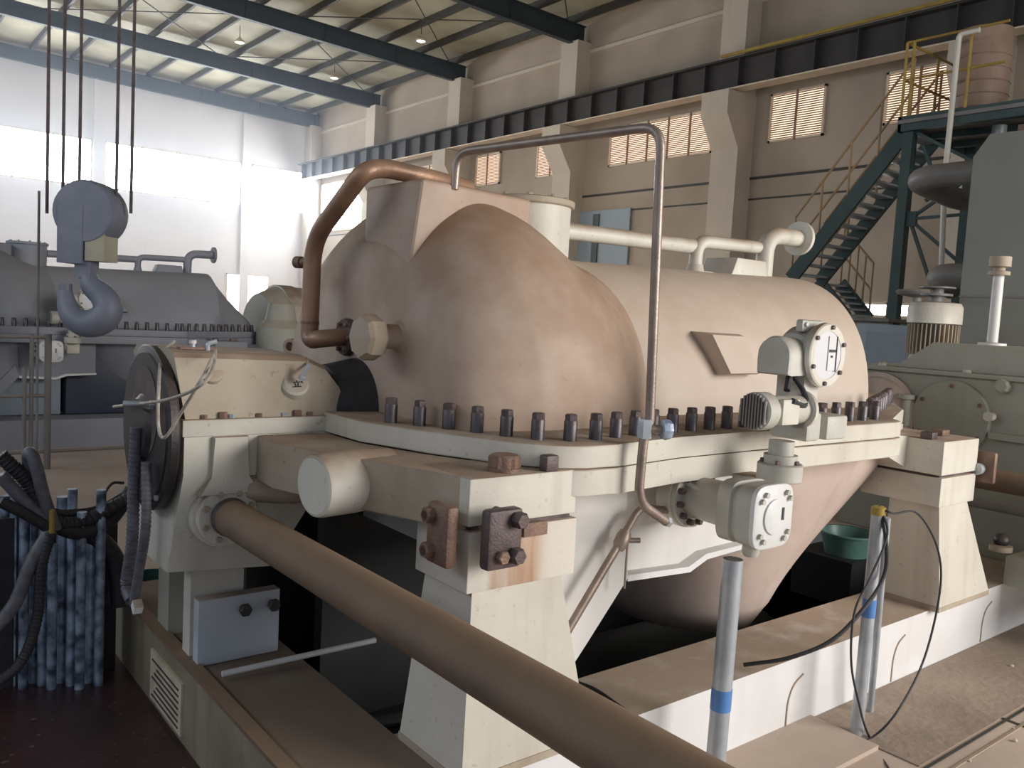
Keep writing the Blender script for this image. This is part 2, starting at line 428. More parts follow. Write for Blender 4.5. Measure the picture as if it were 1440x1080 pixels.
# ================================================================== the turbine
AY = 3.0; ZS = 1.185; ZF = 1.26
tur = thing('steam_turbine', 'large dusty cream steam turbine filling the middle, its domed casing nearest the viewer', 'turbine', (3.2, AY, .3), 'steam turbines of the hall')
half = [(1.395, 3.0), (1.40, 2.58), (1.50, 2.30), (1.64, 2.01), (1.72, 1.925), (1.82, 1.885), (1.95, 1.88), (2.3, 1.925), (2.75, 1.935), (3.78, 1.92), (3.87, 1.94), (3.93, 2.02),
        (4.5, 2.25), (4.95, 2.55), (5.05, 3.0)]
outl = half + [(x, 2*AY-y) for x, y in reversed(half[1:-1])]
def inset(poly, d):
    n = len(poly); out = []
    for i in range(n):
        a, b, c = V((*poly[i-1], 0)), V((*poly[i], 0)), V((*poly[(i+1) % n], 0))
        n1 = (b-a).normalized(); n2 = (c-b).normalized()
        k = (V((-n1.y, n1.x, 0))+V((-n2.y, n2.x, 0))).normalized()
        out.append((b.x+k.x*d, b.y+k.y*d))
    return out
def area(p): return sum(p[i-1][0]*p[i][1]-p[i][0]*p[i-1][1] for i in range(len(p)))
sg = 1 if area(outl) > 0 else -1
MB().prism(outl, 2, ZS+.003, ZF, .006).build('upper_flange', 'cream', tur)
MB().prism(inset(outl, -.004*sg), 2, 1.10, ZS, .006).build('lower_flange', 'cream', tur)

# upper casing: dome and barrel as one loft along x
def interp(tab, x):
    for (a, va), (b, vb) in zip(tab, tab[1:]):
        if x <= b:
            t = (x-a)/(b-a); t = max(0, min(1, t)); s = t*t*(3-2*t)
            return tuple(p+(q-p)*s for p, q in zip(va, vb))
    return tab[-1][1]
# x -> half width, height, exponent, centre
tab = [(1.60, (.64, .62, .98)), (1.65, (.715, .70, .95)), (1.75, (.77, .79, .89)), (1.90, (.80, .85, .84)), (2.08, (.805, .83, .84)), (2.25, (.79, .75, .88)), (2.42, (.735, .675, .92)), (2.60, (.63, .64, .94)), (2.75, (.55, .60, .93)),
       (3.4, (.595, .68, .90)), (4.55, (.60, .705, .90))]
def hermite(tab, x):
    n = len(tab)
    def sl(i, k):
        a, b = max(i-1, 0), min(i+1, n-1); return (tab[b][1][k]-tab[a][1][k])/(tab[b][0]-tab[a][0])
    i = 0
    while i < n-2 and x > tab[i+1][0]: i += 1
    d = tab[i+1][0]-tab[i][0]; t = max(0, min(1, (x-tab[i][0])/d))
    return tuple((2*t**3-3*t*t+1)*tab[i][1][k]+(t**3-2*t*t+t)*d*sl(i, k)+(3*t*t-2*t**3)*tab[i+1][1][k]+(t**3-t*t)*d*sl(i+1, k) for k in range(3))
def loft(name, mat, x0, x1, n, close0, tb=None):
    m = MB(); K = 40; rs = []
    for i in range(n+1):
        x = x0+(x1-x0)*i/n
        hw, h, e = hermite(tb or tab, x)
        ring = []
        for k in range(K+1):
            a = PI*k/K; c, s = math.cos(a), math.sin(a)
            ring.append((x, AY+hw*math.copysign(abs(c)**e, c), ZF-.02+.02*0+(h+.02)*s**e))
        rs.append(ring)
    m.rings(rs, True)
    return m
m = loft('c', None, 1.60, 2.75, 52, True)
shell = m.build('dome_casing', 'casing', tur, 50)
tab2 = [(2.5, (.60, .655, .93)), (3.4, (.595, .675, .90)), (4.45, (.60, .70, .90)), (4.62, (.585, .68, .92)), (5.0, (.36, .18, 1))]
m = MB(); K = 40; rs = []
for x in [2.5, 2.8, 3.1, 3.4, 3.7, 4.0, 4.3, 4.40, 4.46, 4.52, 4.60, 4.72, 4.84, 4.92]:
    hw, h, e = interp(tab2, x) if x < 4.45 else tuple(p+(q-p)*((x-4.40)/.52)**.85 for p, q in zip((.60, .70, .90), (.30, .16, 1)))
    rs.append([(x, AY+hw*math.copysign(abs(math.cos(PI*k/K))**e, math.cos(PI*k/K)), ZF-.02+(h+.02)*math.sin(PI*k/K)**e) for k in range(K+1)])
m.rings(rs); m.build('barrel_casing', 'barrel', tur, 40)

# exhaust hood box on the dome
a = at(590, 250, 0, 1.62)
m = MB()
P0 = [(1.62, 2.60, 2.118), (1.62, 3.02, 2.118), (2.24, 3.08, 2.128), (2.24, 2.74, 2.128)]
P1 = [(1.612, 2.66, 1.75), (1.612, 3.00, 1.75), (2.24, 3.08, 1.75), (2.24, 2.78, 1.75)]
m.rings([P1, P0]); bmesh.ops.bevel(m.b, geom=[e for e in m.b.edges], offset=.02, segments=3, affect='EDGES', profile=.5)
m.build('exhaust_hood', 'casing', tur)
# manhole nozzle with cover
nc = V((2.425, 3.0, 0)); nr = .195
MB().lathe(nc+V((0,0,1.78)), (0,0,1), [(0, nr+.05), (.06, nr+.015), (.12, nr), (.355, nr)], 48).build('nozzle', 'cream', tur, 40, 'cream cylindrical nozzle')
mc = MB().lathe(nc+V((0,0,2.135)), (0,0,1), [(0, nr+.012), (.004, nr+.016), (.026, nr+.016), (.03, nr+.008)], 48).build('nozzle_cover', 'cream_dull', tur)
for k in range(10):
    q = nc+V((math.cos(k*PI/5+.3), math.sin(k*PI/5+.3), 0))*(nr-.02)
    MB().hexa((q.x, q.y, 2.165), (0,0,1), .012, .014).build('cover_bolt', 'cream_dull', mc)

# flange bolts
bolt_me = MB().lathe((0,0,0), (0,0,1), [(0, .022), (.062, .022), (.066, .020)], 16).mesh('bolt', 'steel')
nut_me = MB().hexa((0,0,.066), (0,0,1), .021, .020).mesh('nut', 'rustdark')
path = inset(half[1:14], .105*sg)
pts = [V((x, y, 0)) for x, y in path]
L = [0]
for a, b in zip(pts, pts[1:]): L.append(L[-1]+(b-a).length)
def along(s):
    for i in range(len(pts)-1):
        if s <= L[i+1]: return pts[i].lerp(pts[i+1], (s-L[i])/(L[i+1]-L[i]))
    return pts[-1]
nb = int(L[-1]/.108)
for i in range(nb+1):
    q = along(L[-1]*i/nb); q.z = ZF
    bo = inst(bolt_me, 'bolt', q, tur, (0, 0, random.random()*3))
    nu = bpy.data.objects.new('nut', nut_me); col.objects.link(nu); nu.parent = bo
# far side bolts, seen on the left end only
for i in range(3):
    inst(bolt_me, 'bolt', (1.50, 3.0+.2*i, ZF), tur)

# shaft gland at the dome's front face, coloured black for the shade beside the housing
MB().lathe((1.44, AY, 1.25), (1, 0, 0), [(0, .14), (.02, .17), (.17, .20)], 40).build('shaft_gland_shade', 'rubber', tur)
# round stub with hex cap on the near side of the dome face
q = at(567, 474, 0, 1.62); ax = V((-1, 0, 0))
MB().lathe(q+ax*-.12, ax, [(0, .07), (.13, .066), (.14, .06), (.15, .045), (.24, .045)], 24).build('stub_neck', 'casing', tur)
MB().lathe(V((1.52, q.y+.01, q.z-.005)), V((-1, -.05, 0)), [(0, .074), (.012, .083), (.06, .083), (.075, .072)], 8).build('stub_cap', 'cream_dull', tur, 20)
# inspection flange with the copper pipe
pf = at(486, 474, 0, 1.585)
MB().lathe(pf, (-1, 0, 0), [(-.06, .075), (.0, .075), (.012, .07)], 32).build('pipe_flange', 'rustdark', tur)
for k in range(6):
    a_ = k*PI/3; MB().hexa(pf+V((-.012, .056*math.cos(a_), .056*math.sin(a_))), (-1,0,0), .009, .012).build('flange_nut', 'rustbrown', tur)
rg = at(412, 487, 0, 1.62)
MB().lathe(rg, (-.8,-.6,0), [(-.08, .035), (.03, .035), (.03, .02), (.0, .02)], 20).build('drain_stub', 'casing', tur)

# plate on the barrel
c4 = [at(990, 467, 1, 2.41), at(1040, 470, 1, 2.41), at(1060, 526, 1, 2.395), at(1014, 527, 1, 2.395)]
cc = sum(c4, V())/4
m = MB(); P = [V((p.x, p.y-.028 + (1.62-p.z)*-.10+.03, p.z)) for p in c4]
m.rings([[p+V((0, .22, 0)) for p in P], P, [cc+(p-cc)*.9+V((0,-.035,0)) for p in P]])
m.build('nameplate', 'barrel', tur, label='blank plate bracket on the barrel side')

# lower casing, white, with the inclined leg plate
m = MB()
m.prism([(1.80, 1.10), (2.95, 1.10), (2.95, .76), (2.66, .745), (2.56, .705), (2.215, .72), (1.80, .74)], 1, 2.10, 3.9)
m.build('lower_casing', 'white', tur)
m = MB(); m.prism([(1.46, 1.10), (2.20, 1.10), (2.215, .735), (2.03, .53), (1.72, .20), (1.46, .20)], 1, 2.07, 2.13)
m.build('leg_plate', 'white', tur)
m = MB(); m.prism([(2.18, .86), (2.215, .735), (2.03, .53), (1.72, .20), (1.64, .20)], 1, 2.05, 2.07)
m.build('leg_rib', 'white', tur)
# lower lip
m = MB(); m.prism([(2.215, .722), (2.56, .705), (2.66, .742), (2.95, .757), (2.95, .775), (2.65, .765), (2.55, .728), (2.215, .745)], 1, 2.05, 2.10)
m.build('casing_lip', 'valve_light', tur)
# exhaust duct: rounded rectangle to circle
def rrect(x0, x1, y0, y1, n, z, e=.5):
    cx_, cy_, hx, hy = (x0+x1)/2, (y0+y1)/2, (x1-x0)/2, (y1-y0)/2
    return [(cx_+hx*math.copysign(abs(math.cos(a))**e, math.cos(a)), cy_+hy*math.copysign(abs(math.sin(a))**e, math.sin(a)), z) for a in [2*PI*i/n for i in range(n)]]
m = MB(); rs = []
top = (2.70, 4.62, 2.10, 3.90, .6); bot = (3.12, 3.98, 2.42, 3.42, 1.0)
for i in range(13):
    t = i/12; s = t*.75+.25*t*t*(3-2*t)
    v = [p+(q-p)*s for p, q in zip(top, bot)]
    rs.append(rrect(*v[:4], 56, 1.10-.83*t, v[4]))
rs.append(rrect(bot[0]+.02, bot[1]-.02, bot[2]+.02, bot[3]-.02, 56, .24, 1.0))
rs.append(rrect(bot[0]+.08, bot[1]-.08, bot[2]+.08, bot[3]-.08, 56, .14, 1.0))
m.rings(rs); m.build('exhaust_duct', 'exhaust', tur, 60)

# arm from the near foot to the bearing housing
A0 = at(400, 625, 2, ZS); 
armp = [(1.392, 1.93), (1.78, 1.93), (1.79, 2.3), (1.50, 2.75), (1.15, 2.95), (1.13, 2.66), (1.27, 2.25)]
m = MB().prism(armp, 2, 1.03, ZS, .006); m.build('front_arm', 'cream_dull', tur)
# feet resting on the pedestals
MB().box((1.385, 1.90, 1.048), (1.795, 2.16, ZS+.001), .006).build('foot', 'cream', tur)
MB().box((4.17, 1.87, .99), (4.55, 2.4, 1.158), .006).build('foot', 'cream', tur)
MB().prism([(3.9, 1.10), (4.2, .99), (4.2, 1.158), (3.9, 1.18)], 1, 2.05, 2.4).build('rear_arm', 'cream', tur)
# cylindrical stub on the arm
q = at(440, 684, 0, 1.12); dd = V((-1, -.12, -.02)).normalized()
MB().lathe(q-dd*.16, dd, [(-.12, .09), (.02, .10), (.14, .098), (.155, .094), (.16, .086)], 32).build('arm_stub', 'cream', tur)
# key bolts on the foot
q = at(709, 662, 2, ZS)
MB().lathe(q, (0,0,1), [(0, .052), (.012, .052), (.012, .0455), (.045, .0455), (.05, .04)], 6 if False else 24).build('foot_bolt', 'rustbrown', tur)
MB().hexa(q+V((0,0,.012)), (0,0,1), .050, .036).build('foot_bolt', 'rustbrown', tur)
MB().box((1.665, 1.899, ZS), (1.715, 1.937, ZS+.05), .006).build('foot_key', 'rustdark', tur)
q = at(1306, 617, 2, 1.158); MB().box(q-V((.03,.03,0)), q+V((.03,.03,.035)), .004).build('foot_key', 'rustdark', tur)
q = at(1322, 612, 2, 1.158); MB().box(q-V((.04,.03,0)), q+V((.04,.03,.03)), .004).build('foot_key', 'rustbrown', tur)

# valve train and elbow pipe on top of the barrel
pp = [at(800, 326, 1, 3.05), at(985, 362, 1, 3.05)]
z1 = 2.055
A = V((2.62, 3.0, z1)); B = V((3.62, 3.02, z1+.015))
MB().tube([A, B], .040, 16).build('top_pipe', 'cream', tur)
u1 = at(985, 385, 1, 3.0); u2 = at(1000, 365, 1, 3.0)
MB().tube([V((3.60, 3.0, 1.90)), V((3.60, 3.0, 2.10)), V((4.20, 3.0, 2.115)), V((4.20, 3.0, 1.90))], .036, 16, .08).build('bypass_pipe', 'cream', tur)
MB().lathe((3.60, 3.0, 1.915), (0,0,1), [(0, .10), (.02, .10), (.02, .05), (.06, .04)], 24).build('pipe_collar', 'cream', tur)
m = MB(); m.prism([(3.78, 1.92), (4.12, 1.92), (4.09, 2.03), (3.83, 2.03)], 1, 2.9, 3.12, .01); m.build('top_box', 'cream', tur)
MB().tube([V((4.18, 2.98, 1.90)), V((4.18, 2.98, 2.19)), V((4.50, 2.98, 2.20))], .05, 16, .12).build('outlet_pipe', 'cream', tur)
MB().lathe((4.50, 2.98, 2.20), (1,0,0), [(-.01, .10), (.015, .10)], 32).build('outlet_flange', 'cream', tur)

# ------------------------------------------------------------------ pedestals
def hex_part(p, d, r, h, parent, mat='rustdark', name='bolt'):
    return MB().hexa(p, d, r, h).build(name, mat, parent)
ped = thing('support_pedestal', 'white tapering steel pedestal with rust runs, nearest the viewer, clamp links bolted on its head', 'pedestal', (1.58, 1.98, .3), 'turbine pedestals')
m = MB().box((1.388, 1.895, .855), (1.80, 2.17, 1.035), .005); m.build('head_block', 'stained', ped)
m = MB(); r0 = [(1.38, 1.86), (1.87, 1.86), (1.87, 2.20), (1.38, 2.20)]
t0 = [(1.415, 1.905), (1.755, 1.905), (1.755, 2.15), (1.415, 2.15)]
m.rings([[(x, y, .325) for x, y in r0], [(x, y, .855) for x, y in t0]]); m.build('column', 'cream', ped)
MB().box((1.378, 1.857, .30), (1.875, 2.205, .325)).build('foot_plate', 'cream_dull', ped)
# shim & link plates
MB().box((1.40, 1.91, 1.035), (1.78, 2.15, 1.046)).build('shim', 'rustdark', ped)
MB().box((1.58, 1.885, 1.0), (1.67, 1.90, 1.04)).build('key_plate', 'rustbrown', ped)
lk = MB().box((1.385, 1.80, .945), (1.505, 1.845, 1.115), .012).build('clamp_link', 'rustdark', ped)
for (x, z) in ((1.49, 1.085), (1.485, .985)):
    MB().cyl((x-.01, 1.90, z), (x-.01, 1.785, z), .016, n=16).build('clamp_stud', 'rustdark', lk)
    MB().hexa((x-.01, 1.80, z), (0,-1,0), .024, .032).build('clamp_nut', 'rustdark', lk)
MB().hexa((1.43, 1.80, .985), (0,-1,0), .02, .02).build('clamp_nut', 'rustbrown', lk)
lk = MB().box((1.305, 1.885, .94), (1.345, 1.995, 1.115), .012).build('clamp_link', 'rustbrown', ped)
for z in (1.08, .98):
    MB().cyl((1.39, 1.965, z), (1.28, 1.965, z), .014, n=16).build('clamp_stud', 'rustdark', lk)
    MB().hexa((1.31, 1.965, z), (-1,0,0), .024, .03).build('clamp_nut', 'rustbrown', lk)

ped2 = thing('support_pedestal', 'white tapering steel pedestal at the far end of the turbine beside the green pail', 'pedestal', (4.4, 2.1, .3), 'turbine pedestals')
MB().box((4.175, 1.87, .835), (4.55, 2.28, .978), .005).build('head_block', 'cream', ped2)
m = MB(); m.rings([[(x, y, .325) for x, y in ((4.26, 1.86), (4.82, 1.86), (4.82, 2.165), (4.26, 2.165))], [(x, y, .835) for x, y in ((4.22, 1.89), (4.52, 1.89), (4.52, 2.14), (4.22, 2.14))]])
m.build('column', 'cream', ped2)
MB().box((4.255, 1.858, .30), (4.822, 2.17, .325)).build('foot_plate', 'cream_dull', ped2)
MB().box((4.19, 1.89, .978), (4.53, 2.26, .99)).build('shim', 'rustdark', ped2)
lk = MB().box((4.585, 1.80, .93), (4.62, 1.93, 1.09), .01).build('clamp_link', 'rustbrown', ped2)
MB().cyl((4.54, 1.87, 1.0), (4.66, 1.87, 1.0), .03, n=16).build('clamp_stud', 'galv', lk)
for z in (1.06, .96): MB().hexa((4.62, 1.85, z), (1,0,0), .02, .03).build('clamp_nut', 'rustbrown', lk)

# ------------------------------------------------------------------ base frame
bf = thing('machine_skid', 'long low white steel base frame under the turbine with dusty top', 'machine base', (3.5, 3.0, 0))
m = MB().box((1.38, 1.905, .0), (7.4, 2.235, .30)); m.build('side_beam', 'basebeam', bf)
MB().box((1.38, 3.79, 0), (7.4, 4.12, .30)).build('side_beam', 'basebeam', bf)
MB().box((.985, 1.905, .0), (1.38, 4.12, .30)).build('cross_beam', 'basebeam_old', bf, label='older, dirtier end beam')
MB().box((5.2, 2.235, 0), (7.4, 3.79, .30)).build('cross_beam', 'basebeam', bf)
tr_ = MB().prism([(.985, .30), (1.035, .30), (1.035, .315), (.985, .315)], 1, 1.905, 4.12); tr_.build('edge_strip', 'pipebrown', bf)
# arch ribs on the white side face
for u, v in ((1105, 1010), (1253, 950), (1380, 880)):
    q = at(u, v, 1, 1.905)
    MB().tube([V((q.x, 1.903, .01)), V((q.x, 1.903, .12)), V((q.x+.03, 1.903, .19)), V((q.x+.10, 1.903, .22))], .004, 6, .05).build('weld_seam', 'cream_dull', bf)
# notice on the old beam
pl = MB().box((.975, 3.06, .04), (.985, 3.45, .24)).build('notice_plate', 'label', bf, label='faded paper notice on the end beam')
m = MB()
for i in range(7):
    z = .06+.024*i; m.box((.972, 3.09, z), (.975, 3.42-.03*(i % 3), z+.006))
m.build('notice_lines', 'ink', pl)

# dark condenser below
cd = thing('condenser_shell', 'dark condenser shell standing in the pit under the turbine', 'condenser', (3.0, 3.0, -2.5))
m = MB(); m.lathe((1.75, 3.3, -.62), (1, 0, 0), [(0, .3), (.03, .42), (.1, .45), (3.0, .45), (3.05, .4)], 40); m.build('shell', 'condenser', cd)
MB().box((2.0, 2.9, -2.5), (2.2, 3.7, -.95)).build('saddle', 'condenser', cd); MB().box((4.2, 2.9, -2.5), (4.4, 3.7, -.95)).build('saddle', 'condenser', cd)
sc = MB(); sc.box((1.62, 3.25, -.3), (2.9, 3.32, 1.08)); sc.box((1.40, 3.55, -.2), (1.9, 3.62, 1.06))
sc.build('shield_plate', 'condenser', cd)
for i, (y, z) in enumerate(((2.55, .04), (2.66, -.02), (2.42, -.08))):
    tag(MB().tube([(1.42, y+.25, z+.02), (2.5, y, z), (3.2, y-.1, z)], .028, 10).build('pit_pipe', 'condenser'),
        ('thin dark pipe crossing the pit, highest of three', 'thin dark pipe crossing the pit, middle of three', 'thin dark pipe crossing the pit, lowest of three')[i], 'pipe', 'pipes in the pit')

# ------------------------------------------------------------------ front bearing housing
hs = thing('bearing_housing', 'cream bearing housing with rounded cover at the shaft end beside the round black disc', 'bearing housing', (1.2, 3.1, .6))
prof = [(.90, 1.245), (.862, 1.462), (.86, 1.475), (1.32, 1.465), (1.40, 1.43), (1.455, 1.36), (1.482, 1.29), (1.487, 1.245)]
m = MB(); rs = []
for yy, sx, sz in ((2.85, 1.0, 0.0), (2.93, .98, 1), (3.0, .97, 1), (3.22, .97, 1), (3.35, .9, .5), (3.42, .9, 0)): pass
def cov(y, k):
    return [(x if k == 1 or z < 1.26 else x, y, 1.245+(z-1.245)*k) for x, z in prof]
m.rings([cov(2.85, .9), cov(2.87, .97), cov(2.90, 1), cov(3.24, 1), cov(3.30, .97), cov(3.34, .85)])
m.build('cover', 'cream_dull', hs, 25)
MB().box((.885, 2.83, 1.188), (1.475, 3.42, 1.247), .006).build('cover_flange', 'cream', hs)
for i in range(6):
    MB().hexa((.96+.095*i, 2.85, 1.247), (0,0,1), .012, .014).build('flange_nut', 'galv' if i % 2 else 'rustbrown', hs)
for u, v in ((307, 586), (418, 585)):
    q = at(u, v, 2, 1.247); MB().hexa((q.x, 2.846, 1.247), (0,0,1), .016, .022).build('dowel_nut', 'rustbrown', hs)
# boss pads with sensors
q = at(418, 540, 1, 2.84); MB().lathe(q+V((0,.05,-.02)), (-.1,-1,.55), [(0, .055), (.05, .05), (.06, .042)], 28).build('sensor_boss', 'cream', hs)
nrm = V((-.1,-1,.55)).normalized(); rr_ = V((1,-.1,0)).normalized(); uu_ = nrm.cross(rr_)*-1
if uu_.z < 0: uu_ = -uu_
oc = q+V((0,.05,-.02))+nrm*.062-uu_*.012
pm = MB()
for (x0_, y0_, x1_, y1_) in ((0, .016, .004, .010), (-.012, .008, .014, .010), (-.006, .005, -.003, -.006), (.007, .006, .004, -.006), (-.015, -.009, .016, -.007), (.018, .013, .022, .006)):
    pm.bar(oc+rr_*x0_+uu_*y0_, oc+rr_*x1_+uu_*y1_, .0032, .002, nrm)
pm.build('pen_mark', 'ink', hs)
s_ = at(424, 532, 1, 2.80)
MB().cyl(s_, s_+V((.02, -.02, .05)), .008, n=10).build('sensor_stem', 'galv', hs); MB().hexa(s_-V((0,0,.004)), (.2,-.3,.9), .014, .012).build('sensor_nut', 'galv', hs)
q = at(302, 523, 1, 2.84); MB().lathe(q+V((0,.06,-.02)), (-.1,-1,.55), [(0, .05), (.05, .042), (.055, .03)], 28).build('sensor_boss', 'cream_dull', hs)
s_ = at(300, 505, 1, 2.86)
MB().box((.90, 2.92, 1.475), (1.02, 2.96, 1.482)).build('top_strip', 'rustbrown', hs)
# lower body, front face leaning in
m = MB(); m.rings([[(.885, 2.96, .70), (1.26, 2.96, .67), (1.26, 3.4, .67), (.885, 3.4, .70)], [(.893, 2.835, 1.06), (1.44, 2.835, 1.06), (1.44, 3.4, 1.06), (.893, 3.4, 1.06)], [(.893, 2.835, 1.188), (1.46, 2.835, 1.188), (1.46, 3.4, 1.188), (.893, 3.4, 1.188)]])
m.build('lower_body', 'cream', hs, 20)
MB().prism([(.985, 1.187), (1.105, 1.187), (1.105, 1.05), (1.15, .99), (.94, .99), (.985, 1.05)], 1, 2.815, 2.86, .004).build('front_rib', 'cream', hs)
fc = V((1.045, 2.83, .912))
m = MB(); m.lathe(fc+V((0,.16,0)), (0,-1,0), [(0, .115), (.13, .118), (.14, .115)], 40); m.build('flange_boss', 'cream', hs)
m = MB(); m.lathe(fc+V((0,.02,0)), (0,-1,0), [(0, .105), (.022, .105), (.026, .10)], 40); pfl = m.build('pipe_flange', 'cream', hs)
for k in range(8):
    a_ = k*PI/4+PI/8; MB().hexa(fc+V((.085*math.cos(a_), -.005, .085*math.sin(a_))), (0,-1,0), .011, .012).build('flange_nut', 'cream_dull', pfl)
lgq = at(236, 893, 2, .30); MB().box((lgq.x, lgq.y, .30), (lgq.x+.10, lgq.y+.14, .72)).build('stand', 'greygreen', hs); MB().box((1.02, 3.12, .30), (1.22, 3.2, .68)).build('stand', 'cream', hs)
MB().tube([V((1.12, 2.86, 1.0)), V((1.30, 2.80, .98)), V((1.46, 2.7, 1.06))], .05, 14, .1).build('side_web', 'cream_dull', hs)

# the black disc
dc = thing('coupling_disc', 'large dark round coupling disc standing upright at the shaft end, rusty centre', 'disc', (.86, 3.07, .92))
c = V((.872, 3.09, 1.19))
MB().lathe(c, (-1,0,0), [(0, .285), (.006, .29), (.03, .29), (.034, .283)], 56).build('rim', 'disc', dc)
MB().lathe(c+V((-.03,0,0)), (-1,0,0), [(0, .27), (.01, .262), (.012, .12), (.03, .10), (.032, .02)], 48).build('face', 'disc', dc)
MB().lathe(c+V((-.028,-.02,.06)), (-1,0,0), [(0, .16), (.016, .155)], 40).build('inner_plate', 'rustdark', dc)
q = at(219, 569, 0, .835)
MB().cyl(q+V((.03,0,0)), q+V((-.09, .05, .0)), .010, n=12).build('probe', 'galv', dc); MB().hexa(q, (-1,.3,0), .017, .02).build('probe_nut', 'galv', dc)
for u, v in ((206, 682), (214, 690), (222, 700)): MB().hexa(at(u, v, 0, .838), (-1,0,0), .010, .012).build('bolt', 'galv', dc)

# blue grey plate block with two bolts
a = at(277, 939, 2, .302); b = at(391, 918, 1, a.y)
bk = thing('bolted_plate', 'thick blue grey steel plate with two hex bolts on the old end beam', 'steel plate', (a.x+.1, a.y, .30))
H = at(280, 846, 1, a.y).z
MB().box((a.x, a.y, .302), (b.x, a.y+.055, H), .004).build('plate', 'bluegrey', bk)
for u, v in ((343, 856), (383, 849)):
    q = at(u, v, 1, a.y-.01); MB().cyl(q+V((0,.01,0)), q+V((0,-.012,0)), .014, n=14).build('bolt_shank', 'rustdark', bk); MB().hexa(q+V((0,-.008,0)), (0,-1,0), .024, .022).build('bolt_head', 'steel', bk)
a = at(312, 948, 2, .325); b = at(528, 900, 2, .36)
tag(MB().cyl(a, b, .011, n=12).build('steel_rod', 'valve_light'), 'thin pale steel rod lying across the old end beam', 'rod')

# ------------------------------------------------------------------ brown pipes
bp = thing('steam_pipe', 'long thick brown dusty pipe running from the bearing housing towards the viewer', 'pipe', (1.045, 1.5, .9))
MB().tube([(1.045, 2.80, .912), (1.045, 2.2, .916), (1.045, 1.5, .92), (1.045, .15, .926)], .062, 32).build('pipe_run', 'pipebrown', bp)
MB().lathe((1.045, 2.812, .912), (0,-1,0), [(0, .066), (.02, .066), (.03, .062)], 32).build('weld_collar', 'rustdark', bp)

cp = thing('copper_pipe', 'bent copper brown pipe looping from the dome face up over the hood', 'pipe', pf)
c1 = at(438, 392, 0, 1.47); c0 = at(437, 458, 0, 1.47); c2 = at(440, 345, 0, 1.47)
c3 = at(520, 245, 0, 1.62); c5 = V((1.95, 3.05, 2.17))
MB().tube([pf+V((-.01,0,0)), V((1.47, c0.y-.08, pf.z-.01)), V((1.47, c1.y, c0.z-.06)), c2+V((0,0,.02)), at(512, 240, 0, 1.50), at(540, 236, 0, 1.60), V((1.80, 2.86, 2.165)), V((2.06, 2.95, 2.165))], .035, 20, .10).build('pipe_run', 'copper', cp)
tp = at(424, 369, 0, 1.45); MB().lathe(V((1.47, c1.y, tp.z)), (-.35,.9,0), [(0, .02), (.055, .018), (.055, .024), (.085, .024)], 14).build('valve_stub', 'rustbrown', cp)
MB().lathe(V((1.47, c1.y, c1.z-.18)), (0,0,1), [(0, .037), (.012, .037)], 20).build('weld_ring', 'rustbrown', cp)
st = thing('loop_tube', 'thin steel tube looping high over the casing and down past the flange', 'pipe', (2.07, 1.86, 1.2))
hp = at(640, 247, 1, 2.64)
MB().tube([V((hp.x, 2.64, hp.z-.05)), at(643, 214, 1, 2.64), at(930, 177, 1, 1.83)+V((0,0,0)), V((2.03, 1.83, 1.30))], .0155, 14, .07).build('high_run', 'tube', st)
q = at(907, 603, 1, 1.83)
MB().tube([V((2.03, 1.83, 1.32)), V((q.x-.0, 1.83, q.z)), at(903, 640, 1, 1.83), at(897, 706, 1, 1.83), at(936, 733, 1, 1.83)], .0155, 14, .06).build('low_run', 'tube', st)
MB().hexa(V((q.x, 1.83, q.z-.03)), (0,0,1), .024, .06).build('valve_body', 'galv', st)
MB().cyl(V((q.x, 1.83, q.z)), V((q.x+.05, 1.80, q.z)), .014, n=14).build('valve_stem', 'tube', st)
MB().lathe(V((q.x+.045, 1.80, q.z)), (1,-.5,0), [(0, .03), (.015, .034), (.03, .03)], 8).build('handwheel', 'bluegrey' if False else 'conduit', st, label='blue handwheel')
q = at(936, 733, 1, 1.83); MB().hexa(q, (1,0,-.3), .018, .02).build('end_nut', 'galv', st)
dt = thing('drain_tube', 'thin dark drain tube slanting down beside the white leg with a small tap', 'pipe', at(880, 748, 1, 2.0))
MB().tube([at(963, 722, 1, 2.0), at(900, 712, 1, 2.0), at(876, 755, 1, 2.0), at(840, 815, 1, 2.0), at(790, 900, 1, 2.0)], .013, 12, .05).build('tube_run', 'tube', dt)
q = at(874, 760, 1, 2.0); MB().lathe(q+V((.02,0,.03)), V((-.5,0,-.85)), [(0, .02), (.02, .026), (.05, .026), (.07, .018)], 12).build('tap_body', 'tube', dt)
MB().cyl(q, q+V((.06,-.03,.0)), .009, n=10).build('tap_stem', 'tube', dt)
MB().cyl(q+V((.02,-.01,0)), q+V((.02,-.01,-.17)), .004, n=8).build('tap_lever', 'tube', dt)
q = at(963, 722, 1, 2.0); MB().hexa(q-V((.01,0,0)), (1,0,0), .018, .02).build('end_nut', 'galv', dt)

# ------------------------------------------------------------------ valve with flange, axis across the turbine
vx, vz = 2.44, 1.03
vb = thing('control_valve', 'pale round control valve with square bolted end cap on the turbine side', 'valve', (vx, 1.8, vz-.12))
yc = at(1090, 713, 0, vx).y
y1 = 2.0
MB().lathe((vx, y1+.04, vz), (0,-1,0), [(0, .118), (.06, .118), (.063, .112)], 40).build('rear_flange', 'cream', vb)
MB().lathe((vx, y1-.025, vz), (0,-1,0), [(0, .112), (.02, .112)], 40).build('gasket_flange', 'valve', vb)
for k in range(12):
    a_ = k*PI/6+.2; MB().hexa((vx+.094*math.cos(a_), y1-.045, vz+.094*math.sin(a_)), (0,-1,0), .012, .02).build('flange_bolt', 'rustdark', vb)
MB().lathe((vx, y1-.03, vz), (0,-1,0), [(0, .075), (y1-yc-.22, .080), (y1-yc-.17, .098), (y1-yc-.14, .10)], 32).build('neck', 'valve', vb)
